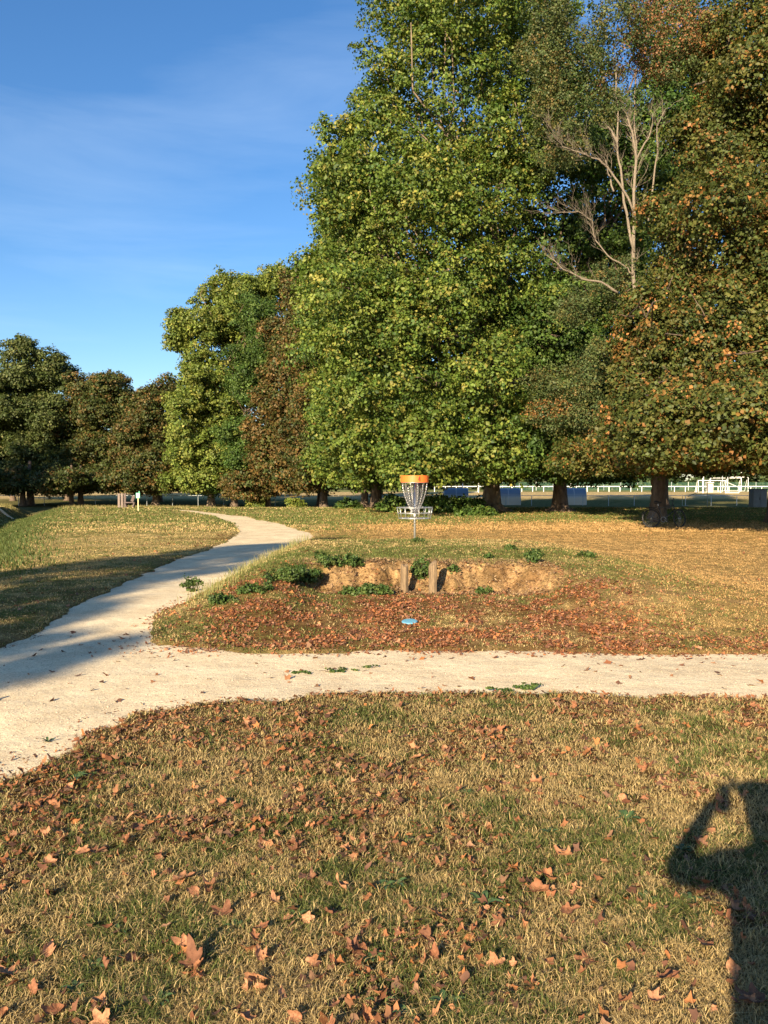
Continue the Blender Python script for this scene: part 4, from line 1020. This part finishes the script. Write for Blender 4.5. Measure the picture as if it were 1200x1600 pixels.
for (r_,z_) in prof:
    for k in range(n): V.append((r_*math.cos(2*PI*k/n),r_*math.sin(2*PI*k/n),z_))
for i in range(len(prof)-1):
    for k in range(n): F.append((i*n+k,i*n+(k+1)%n,(i+1)*n+(k+1)%n,(i+1)*n+k))
mb.add(V,F); o=mb.build('flying_disc',M['disc'],None,(dx,dy,sz(dx,dy)+.02),smooth=True); o.rotation_euler=(math.radians(7),math.radians(-5),.4); o.scale=(.85,.85,.85)
tag(o,'pale blue throwing disc lying on red leaves in front of the posts','disc')

# ------------------------------------------------------------------ small sign and seat on the left
sx,sy=at(216,798,46)[:2]; s0=sz(sx,sy); st=empty('marker_sign',(sx,sy,s0)); tag(st,'small green tee sign on a pale wooden stake on the left lawn','sign')
topz=at(216,770,46)[2]-s0
mb=MB(); mb.box((0,0,topz/2-.1),(.055,.035,topz+.16),bev=.004); mb.build('stake',M['palewood'],st)
mb=MB(); mb.box((0,-.03,topz-.15),(.22,.02,.30),bev=.004); pl=mb.build('plate',M['greensign'],st)
mb=MB(); mb.box((-.055,-.042,topz-.15),(.04,.004,.22)); mb.box((.05,-.042,topz-.15),(.035,.004,.22)); mb.box((0,-.042,topz-.06),(.06,.004,.03)); mb.build('pale_marking',M['white'],pl)
mb=MB(); mb.box((.06,0,topz+.04),(.05,.02,.11),bev=.003); mb.build('small_top_tag',M['greensign'],st)
wx,wy=at(189,790,58)[:2]; w0=sz(wx,wy); wc=empty('bin_screen',(wx,wy,w0)); tag(wc,'screen of upright weathered planks beside the low bench','screen')
hh=at(189,771,58)[2]-w0
for k,(dx_,mt) in enumerate(((-.14,'oldwoodpale'),(.06,'oldwoodpale'),(.25,'oldwood'))):
    mb=MB(); mb.box((dx_,.05*k,hh/2-.03),(.15,.05,hh+.06),bev=.008); mb.build('plank',M[mt],wc)
mb=MB(); mb.box((.05,.11,hh*.7),(.6,.04,.08)); mb.box((.05,.11,hh*.25),(.6,.04,.08)); mb.build('crossbar',M['oldwood'],wc)
ex,ey=at(204,791,57)[:2]; e0=sz(ex,ey); be=empty('bench',(ex,ey,e0),0); tag(be,'low rustic wooden bench beside the plank screen on the left lawn','bench')
mb=MB(); mb.box((-.05,0,.36),(.75,.38,.07),bev=.01); mb.build('seat',M['oldwood'],be)
mb=MB(); mb.box((.14,.10,.62),(.20,.08,.42),Euler((0,.35,0)),bev=.01); mb.build('backrest',M['oldwood'],be)
for dx_ in (-.3,.22):
    mb=MB(); mb.box((dx_,0,.155),(.10,.30,.35),Euler((0,.35*(1 if dx_>0 else -1),0)),bev=.01); mb.build('leg',M['oldwood'],be)

# ------------------------------------------------------------------ sports ground
# near grey handrail
ND=92.0
def zat(x,y): return sz(x,y)
nx0,nx1=-52,62
rt=empty('handrail_fence',(nx0,ND,zat(nx0,ND))); tag(rt,'long thin grey pitch handrail standing in the shade behind the trees','fence')
zc=float(np.mean(surf_z(np.linspace(nx0,nx1,30),np.full(30,ND))))
mb=MB(); mb.tube([(i*2.85,0,1.12) for i in range(0,41)],.032,8); mb.build('top_rail',M['rail'],rt)
for i in range(41):
    mb=MB(); mb.tube([(i*2.85,0,-.5),(i*2.85,0,1.12)],.036,6); mb.build('post',M['rail'],rt)
FD=164.0
rt=empty('white_rail_fence',(10,FD,zat(0,FD))); tag(rt,'long white rail fence on the far sunlit side of the pitch','fence')
mb=MB(); mb.box((43.2,0,1.07),(86.4,.07,.14)); mb.build('top_rail',M['white'],rt)
for i in range(41):
    mb=MB(); mb.box((i*2.16,.08,.45),(.12,.07,1.2)); mb.build('post',M['white'],rt)
# dug-outs
def dugout(px,label,k):
    D=95.5; x=at(px,780,D)[0]; z=zat(x,D); root=empty('team_shelter',(x,D,z)); tag(root,label,'shelter','blue roofed team shelters')
    W=2.75; prof=[(-.75,.02),(-.78,.8),(-.68,1.35),(-.42,1.75),(0,1.93),(.45,1.95)]
    V=[];F=[]
    for xx in (-W/2,W/2):
        for (yy,zz) in prof: V.append((xx,-yy if False else yy,zz))
    n=len(prof)
    for i in range(n-1): F.append((i,i+1,n+i+1,n+i))
    V2=[(v[0],v[1]+.02,v[2]-.02) for v in V]; o_=len(V); V+=V2; F+=[tuple(o_+q for q in f)[::-1] for f in F]
    mb=MB(); mb.add(V,F)
    me=bpy.data.meshes.new('roof'); me.from_pydata(mb.V,[],mb.F); me.update()
    c=np.ones((len(mb.V),4),dtype=np.float32); zz=np.array([v[2] for v in mb.V]); 
    blue=np.array((.30,.38,.48)); wh=np.array((.80,.72,.60)); tt=(zz>1.3).astype(float)[:,None]; c[:,:3]=wh*(1-tt)+blue*tt
    at_=me.color_attributes.new('Col','FLOAT_COLOR','POINT'); at_.data.foreach_set('color',c.ravel()); link('roof',me,M['shelterblue'],root)
    for sgn in (-1,1):
        V=[(sgn*(W/2+.01),yy,zz) for (yy,zz) in prof]+[(sgn*(W/2+.01),.45,.5),(sgn*(W/2+.01),-.2,.3)]
        V2=[(v[0]+sgn*.02,v[1],v[2]) for v in V]; m_=len(V); mb=MB(); mb.add(V+V2,[tuple(range(m_)),tuple(range(m_,2*m_))[::-1]]+[(i,(i+1)%m_,m_+(i+1)%m_,m_+i) for i in range(m_)])
        me=bpy.data.meshes.new('side_panel'); me.from_pydata(mb.V,[],mb.F); me.update(); c=np.ones((len(mb.V),4),dtype=np.float32); c[:,:3]=(.62,.66,.68)
        at_=me.color_attributes.new('Col','FLOAT_COLOR','POINT'); at_.data.foreach_set('color',c.ravel()); link('side_panel',me,M['shelterwhite'],root)
    for xx in (-W/2,0,W/2):
        mb=MB(); mb.tube([(xx,p[0]-.03,p[1]) for p in prof],.03,6); mb.build('frame_hoop',M['white'],root)
    mb=MB(); mb.box((0,-.35,.45),(W*.94,.35,.05)); mb.box((-W*.4,-.35,.2),(.06,.3,.45)); mb.box((W*.4,-.35,.2),(.06,.3,.45)); mb.build('seat',M['rail'],root)
dugout(712,'blue roofed team shelter just right of the basket, left of the big plane trunk',0)
dugout(793,'blue team shelter just right of the big plane trunk, half hidden by twigs',1)
dugout(895,'blue team shelter just right of the second plane trunk',2)
# goals
def goal(pxl,pxr,ytop,D,label,depth=1.6,t=.07):
    xl=at(pxl,760,D)[0]; xr_=at(pxr,760,D)[0]; z0=zat((xl+xr_)/2,D); H=at(pxl,ytop,D)[2]-z0; W=xr_-xl
    root=empty('football_goal',(xl,D,z0)); tag(root,label,'goal','white football goals')
    for xx in (0,W):
        mb=MB(); mb.tube([(xx,0,0),(xx,0,H)],t,8); mb.build('post',M['white'],root)
    mb=MB(); mb.tube([(-t,0,H),(W+t,0,H)],t,8); mb.build('crossbar',M['white'],root)
    for xx in (0,W):
        mb=MB(); mb.tube([(xx,0,H*.97),(xx,depth*.3,H*.95),(xx,depth,.1),(xx,0,.05)],t*.6,6); mb.build('side_frame',M['white'],root)
    mb=MB(); mb.tube([(0,depth,.1),(W,depth,.1)],t*.6,6); mb.build('ground_bar',M['white'],root)
goal(1091,1134,750.8,150,'white goal frame nearest the white pole, leftmost of the cluster')
goal(1110,1158,747,172,'white goal frame partly behind the others with a high crossbar')
goal(1137,1169,745.5,168,'narrow tall white goal frame at the right of the cluster')
goal(723,748,750,150,'white goal seen between basket and big plane trunk')
goal(872,893,753,165,'white goal seen just right of the second plane trunk')
# slanted small goal frame, side on
root=empty('football_goal',(at(1134,760,146)[0],146,zat(60,146))); tag(root,'side frame of a small white goal with a sloping bar, lowest of the cluster','goal','white football goals')
mb=MB(); mb.tube([(0,0,0),(0,0,2.0),(2.5,.4,1.0),(2.5,.4,.05),(0,0,.05)],.07,8); mb.build('side_frame',M['white'],root)
mb=MB(); mb.tube([(0,0,2.0),(.3,3,2.0),(.3,3,0)],.06,8); mb.build('crossbar',M['white'],root)
def polething(name,label,cat,px,ytop,D,r,mat,extra=None):
    x=at(px,760,D)[0]; z=zat(x,D); H=at(px,ytop,D)[2]-z; root=empty(name,(x,D,z)); tag(root,label,cat)
    mb=MB(); mb.tube([(0,0,-.1),(0,0,H)],r,10); mb.build('shaft',M[mat],root)
    mb=MB(); mb.tube([(0,0,H),(0,0,H+.12)],[r*1.25,r*.5],10); mb.build('cap',M[mat],root); return root
polething('white_pole','thick white pole rising above the goals on the right','pole',1098.5,741,148,.14,'white')
polething('lamp_pole','tall thin grey pole behind the goals','pole',1128.5,735,185,.07,'rail')
polething('lamp_pole','thin grey pole at the right end of the goals','pole',1158,738,175,.09,'white')
cx=at(1109,762,152)[0]; cz=zat(cx,152); root=empty('hut',(cx,152,cz)); tag(root,'small cream block between the white goals','hut')
mb=MB(); mb.box((0,0,.85),(.95,.9,1.9),bev=.03); mb.build('wall',M['cream'],root); mb=MB(); mb.box((0,0,1.85),(1.1,1.05,.12),bev=.02); mb.build('roof',M['white'],root)
# barrier with a sloping arm
x=at(1105,792,60)[0]; z=zat(x,60); root=empty('barrier',(x,60,z)); tag(root,'dark upright post with a sloping arm, left of the grey cabinet','barrier')
H=at(1105,755,60)[2]-z
mb=MB(); mb.tube([(0,0,-.1),(0,0,H)],.025,8); mb.build('post',M['rail'],root)
dxa=(1075-1105)/FPX*60; mb=MB(); mb.tube([(0,0,H*.82),(dxa,0,at(1075,776,60)[2]-z)],.02,8); mb.build('arm',M['cabinet'],root)
mb=MB(); x2_=(1066-1105)/FPX*60; z2_=at(1066,775,60)[2]-z; z3_=at(1066,790,60)[2]-z; mb.tube([(dxa,0,z3_),(x2_,0,z3_),(x2_,0,z2_)],.018,6); mb.build('arm_rest',M['rail'],root)
# grey cabinet
x=at(1184,790,58)[0]; z=zat(x,58); root=empty('utility_cabinet',(x,58,z),.12); tag(root,'dark grey utility cabinet in the shade at the right edge','cabinet')
H=at(1184,765,58)[2]-z
mb=MB(); mb.box((0,0,H/2),(1.05,.55,H),bev=.02); bd=mb.build('body',M['cabinet'],root)
mb=MB(); mb.box((0,0,H+.03),(1.14,.64,.06),bev=.012); mb.build('lid',M['cabtop'],root)
for s_ in (-1,1):
    mb=MB(); mb.box((s_*.255,-.285,H*.5),(.48,.02,H*.86),bev=.006); d_=mb.build('door',M['cabinet'],root)
mb=MB(); mb.box((-.03,-.305,H*.5),(.03,.03,.18),bev=.005); mb.build('handle',M['black'],root)

# green mesh fence and far hedge trees
rt=empty('mesh_fence',(24,196,zat(0,196))); tag(rt,'green mesh fence at the far side of the sports ground','fence')
for i in range(32):
    mb=MB(); mb.tube([(i*4.0,0,0),(i*4.0,0,2.0)],.05,6); mb.build('post',M['rail'] if i%3 else M['white'],rt)
mb=MB()
for zz in np.arange(.1,2.0,.16): mb.box((62,.06,zz),(124,.02,.05))
mb.build('mesh_panel',M['greenmesh'],rt)
FARP=[(.05,.085,.03),(.07,.10,.035),(.10,.12,.04),(.04,.06,.02)]
k=0
xs=-128.0
while k < 36:
    xs_j=random.uniform(-1.5,1.5); D=random.uniform(206,238); hgt=random.uniform(6.0,9.5); rw=random.uniform(3.6,5.2)
    ORD=['first','second','third','fourth','fifth','sixth','seventh','eighth','ninth','tenth','eleventh','twelfth','thirteenth','fourteenth','fifteenth','sixteenth','seventeenth','eighteenth','nineteenth','twentieth']
    sp=('%s from the left'%ORD[k] if k<18 else '%s from the right'%ORD[35-k] if 35-k>=0 else 'last but one')
    tree('distant_tree','small tree in the far line beyond the sports ground, %s'%sp,'tree',(xs,D),
      [(xs,D,hgt*.62,rw,rw,hgt*.42),(xs+random.uniform(-2,2),D,hgt*.36,rw*.9,rw,hgt*.30)],150,22,.62,1.3,FARP,[4,4,2,3],.22,hgt*.6,'deadbark' if k%3==0 else 'bark','line of small trees far beyond the sports ground',seed=200+k,inner=.35)
    xs+=256/36+random.uniform(-1,1)*.01; D+=0; k+=1
rt=empty('hedge',(0,246,zat(0,246))); tag(rt,'long low dark hedge closing the view behind the sports ground','hedge')
A,F_,Cc=crown_mesh('hedge',[(x_,0,2.0,6,2,2.4) for x_ in range(-170,171,8)],2600,16,.7,1.1,FARP,[4,4,2,3],inner=.5)
link('foliage',np_mesh('foliage',A,F_,Cc),M['leaf'],rt)

# ------------------------------------------------------------------ bicycle
def bicycle():
    D=29.3; bx0=at(1018,822,D)[0]; z0=sz(bx0,D)
    root=empty('bicycle',(bx0,D,z0),math.radians(6)); tag(root,'dark bicycle leaning on the trunk of the orange chestnut','bicycle')
    root.rotation_euler=(math.radians(-7),0,math.radians(5))
    R=.335
    def wheel(x,yaw):
        ez=Euler((0,0,yaw)).to_matrix(); RM_=ez @ Euler((PI/2,0,0)).to_matrix()
        mb=MB(); mb.ring((x,0,R),R-.02,.021,44,8,RM_); w_=mb.build('wheel',M['black'],root,smooth=True)
        mb=MB(); mb.ring((x,0,R),R-.045,.012,44,6,RM_); mb.build('rim',M['black'],w_,smooth=True)
        mb=MB()
        for k in range(20):
            a=2*PI*k/20; v=RM_ @ Vector(((R-.045)*math.cos(a),(R-.045)*math.sin(a),0)); mb.tube([(x,0,R),(x+v.x,v.y,R+v.z)],.0016,4)
        mb.build('spokes',M['rail'],w_)
        mb=MB(); v=RM_ @ Vector((0,0,.05)); mb.tube([(x-v.x,-v.y,R),(x+v.x,v.y,R)],.022,8); mb.build('hub',M['metal'],w_)
    wheel(0,0); wheel(1.04,.5)
    bb=(.43,0,.29); seat_t=(.28,0,.78); head_b=(.86,0,.62); head_t=(.83,0,.80)
    mb=MB(); mb.tube([bb,seat_t],.016,8); mb.tube([bb,head_b],.019,8); mb.tube([(.30,0,.70),head_t],.017,8); mb.tube([head_b,head_t],.02,8)
    for s_ in (-.05,.05): mb.tube([(0,s_,R),bb],.010,6); mb.tube([(0,s_,R),(.30,0,.72)],.009,6)
    mb.build('frame',M['bikegrey'],root,smooth=True)
    mb=MB()
    for s_ in (-.05,.05): mb.tube([head_b,(.88,s_,.56),(1.04,s_,R)],[.016,.014,.010],6)
    mb.build('fork',M['bikegrey'],root,smooth=True)
    mb=MB(); mb.tube([head_t,(.80,0,.93),(.84,0,.98)],.014,8); mb.tube([(.72,-.26,1.02),(.80,-.18,1.0),(.84,0,.98),(.90,.18,1.0),(.86,.27,1.02)],.013,8); mb.build('handlebar',M['black'],root,smooth=True)
    mb=MB(); mb.tube([seat_t,(.265,0,.88)],.013,8); mb.build('seatpost',M['metal'],root)
    mb=MB(); mb.tube([(.13,0,.90),(.20,0,.905),(.30,0,.90),(.40,0,.895)],[.055,.07,.04,.018],10); mb.build('saddle',M['black'],root,smooth=True)
    mb=MB(); mb.ring((bb[0],-.05,bb[2]),.09,.006,28,5,Euler((PI/2,0,0)).to_matrix()); mb.tube([(bb[0],-.08,bb[2]),(bb[0]+.13,-.08,bb[2]-.10)],.010,6); mb.tube([(bb[0],.08,bb[2]),(bb[0]-.13,.08,bb[2]+.10)],.010,6); cr_=mb.build('crank',M['metal'],root)
    for s_,dx_,dz_ in ((-1,.13,-.10),(1,-.13,.10)):
        mb=MB(); mb.box((bb[0]+dx_,s_*.13,bb[2]+dz_),(.09,.09,.025),bev=.004); mb.build('pedal',M['black'],cr_)
    mb=MB(); pts=[]
    for k in range(10):
        a=math.radians(20+k*15); pts.append((math.cos(a)*-.37*-1*-1,0,R+math.sin(a)*.37))
    mb.tube(pts,.014,5); mb.tube([(-.30,0,.72),(.22,0,.72)],.012,6); mb.build('rear_rack',M['black'],root)
bicycle()

# ------------------------------------------------------------------ people
def skin_mesh(name, verts, edges, radii, mat, parent, sub=2, root=0):
    me=bpy.data.meshes.new(name); bm=bmesh.new(); ly=bm.verts.layers.skin.verify()
    vs=[bm.verts.new(v) for v in verts]
    for a,b_ in edges: bm.edges.new((vs[a],vs[b_]))
    for i,v in enumerate(vs):
        r=radii[i]; v[ly].radius=(r,r) if not hasattr(r,'__len__') else r
        v[ly].use_root=(i==root)
    bm.to_mesh(me); bm.free()
    o=link(name,me,mat,parent); sk=o.modifiers.new('Skin','SKIN'); sk.use_smooth_shade=True; sb=o.modifiers.new('Sub','SUBSURF'); sb.levels=sub; sb.render_levels=sub
    return o
def photographer():
    root=empty('person',(.08,-.42,sz(.08,-.42))); tag(root,'person behind the camera holding up a phone, casting the shadow','person')
    ox,oy,oz=root.location
    def W(x,y,z): return (x-ox,y-oy,z-oz)
    V=[W(.02,-.44,.96),W(.02,-.45,1.12),W(.02,-.45,1.28),W(.02,-.44,1.42),W(.03,-.41,1.50),W(.032,-.37,1.62),W(.032,-.36,1.70),   #0-6
       W(-.13,-.42,1.40),W(-.28,-.20,1.31),W(-.10,-.09,1.50),W(-.055,-.06,1.54),      #7-10 left arm
       W(.19,-.42,1.40),W(.32,-.22,1.24),W(.11,-.09,1.58),W(.045,-.06,1.62),         #11-14 right arm
       W(-.07,-.44,.90),W(-.10,-.43,.50),W(-.12,-.45,.10),W(-.13,-.31,.04),          #15-18
       W(.11,-.44,.90),W(.15,-.40,.50),W(.17,-.45,.10),W(.20,-.31,.04)]
    E=[(0,1),(1,2),(2,3),(3,4),(4,5),(5,6),(3,7),(7,8),(8,9),(9,10),(3,11),(11,12),(12,13),(13,14),(0,15),(15,16),(16,17),(17,18),(0,19),(19,20),(20,21),(21,22)]
    Rr=[(.17,.12),(.155,.11),(.17,.12),(.14,.10),.06,(.085,.10),(.085,.10),.065,.047,.032,.028,.065,.047,.032,.028,.10,.065,.045,.035,.10,.065,.045,.035]
    body=skin_mesh('body',V,E,[(r_ if hasattr(r_,'__len__') or i_ in (4,) else r_*1.15) for i_,r_ in enumerate(Rr)],M['skin'],root)
    skin_mesh('shirt',[V[0],V[1],V[2],V[3],V[7],tuple((np.array(V[7])+np.array(V[8]))/2),V[11],tuple((np.array(V[11])+np.array(V[12]))/2)],[(0,1),(1,2),(2,3),(3,4),(4,5),(3,6),(6,7)],[(.185,.135),(.17,.125),(.185,.135),(.155,.11),.085,.075,.085,.075],M['shirt'],root)
    skin_mesh('trousers',[V[0],V[15],V[16],V[17],V[19],V[20],V[21]],[(0,1),(1,2),(2,3),(0,4),(4,5),(5,6)],[(.165,.13),.112,.082,.066,.112,.082,.066],M['denim'],root)
    skin_mesh('hair',[W(.035,-.39,1.64),W(.035,-.38,1.71),W(.035,-.37,1.76)],[(0,1),(1,2)],[(.115,.10),(.125,.115),(.085,.085)],M['hair'],root)
    for s_,hx,hy,hz in ((-1,-.055,-.06,1.54),(1,.045,-.06,1.62)):
        for k in range(4):
            skin_mesh('finger',[W(hx,hy,hz-.012*k+.02),W(hx-s_*-.0,hy+.012,hz-.016*k+.035),W(hx-s_*.012,hy+.008,hz-.018*k+.04),W(hx-s_*.026,hy-.002,hz-.019*k+.04)],[(0,1),(1,2),(2,3)],[.010,.009,.008,.007],M['skin'],root,1)
        skin_mesh('thumb',[W(hx,hy,hz-.02),W(hx-s_*.02,hy-.01,hz+.0),W(hx-s_*.03,hy-.003,hz+.02)],[(0,1),(1,2)],[.012,.010,.008],M['skin'],root,1)
        mb=MB(); mb.box(W(*( (-.13 if s_<0 else .185),-.36,.035)),(.10,.27,.07),bev=.025); mb.build('shoe',M['black'],root,smooth=True)
photographer()
ph=empty('phone',(0,-.045,1.545)); tag(ph,'phone held upright by the person behind the camera','phone')
mb=MB(); mb.box((0,0,0),(.072,.008,.15),bev=.003); bdy=mb.build('body',M['phone'],ph)
mb=MB(); mb.tube([(-.018,.004,.055),(-.018,.006,.055)],.006,12); mb.build('lens',M['black'],ph)
# far person in red
fx=at(799.5,750,170)[0]; fz=zat(fx,170); root=empty('person',(fx,170,fz)); tag(root,'distant person in red top and white cap on the far side of the pitch','person')
V=[(0,0,.95),(0,0,1.2),(0,0,1.42),(0,0,1.52),(0,.02,1.66),(-.2,0,1.40),(-.27,.03,1.12),(-.22,.12,.92),(.2,0,1.40),(.28,.03,1.13),(.24,.14,.95),(-.09,0,.88),(-.12,.05,.48),(-.13,-.05,.08),(.09,0,.88),(.14,-.06,.48),(.17,-.2,.08)]
E=[(0,1),(1,2),(2,3),(3,4),(2,5),(5,6),(6,7),(2,8),(8,9),(9,10),(0,11),(11,12),(12,13),(0,14),(14,15),(15,16)]
skin_mesh('body',V,E,[.15,.13,.13,.06,.10,.06,.045,.035,.06,.045,.035,.09,.065,.045,.09,.065,.045],M['skin'],root,1)
skin_mesh('top',[V[0],V[1],V[2],V[5],V[6],V[8],V[9]],[(0,1),(1,2),(2,3),(3,4),(2,5),(5,6)],[.165,.145,.15,.085,.07,.085,.07],M['redshirt'],root,1)
skin_mesh('trousers',[V[0],V[11],V[12],V[13],V[14],V[15],V[16]],[(0,1),(1,2),(2,3),(0,4),(4,5),(5,6)],[.16,.105,.085,.07,.105,.085,.07],M['whitecap'],root,1)
skin_mesh('cap',[(0,.0,1.70),(0,.02,1.78)],[(0,1)],[.13,.10],M['whitecap'],root,1)
print('scene built')
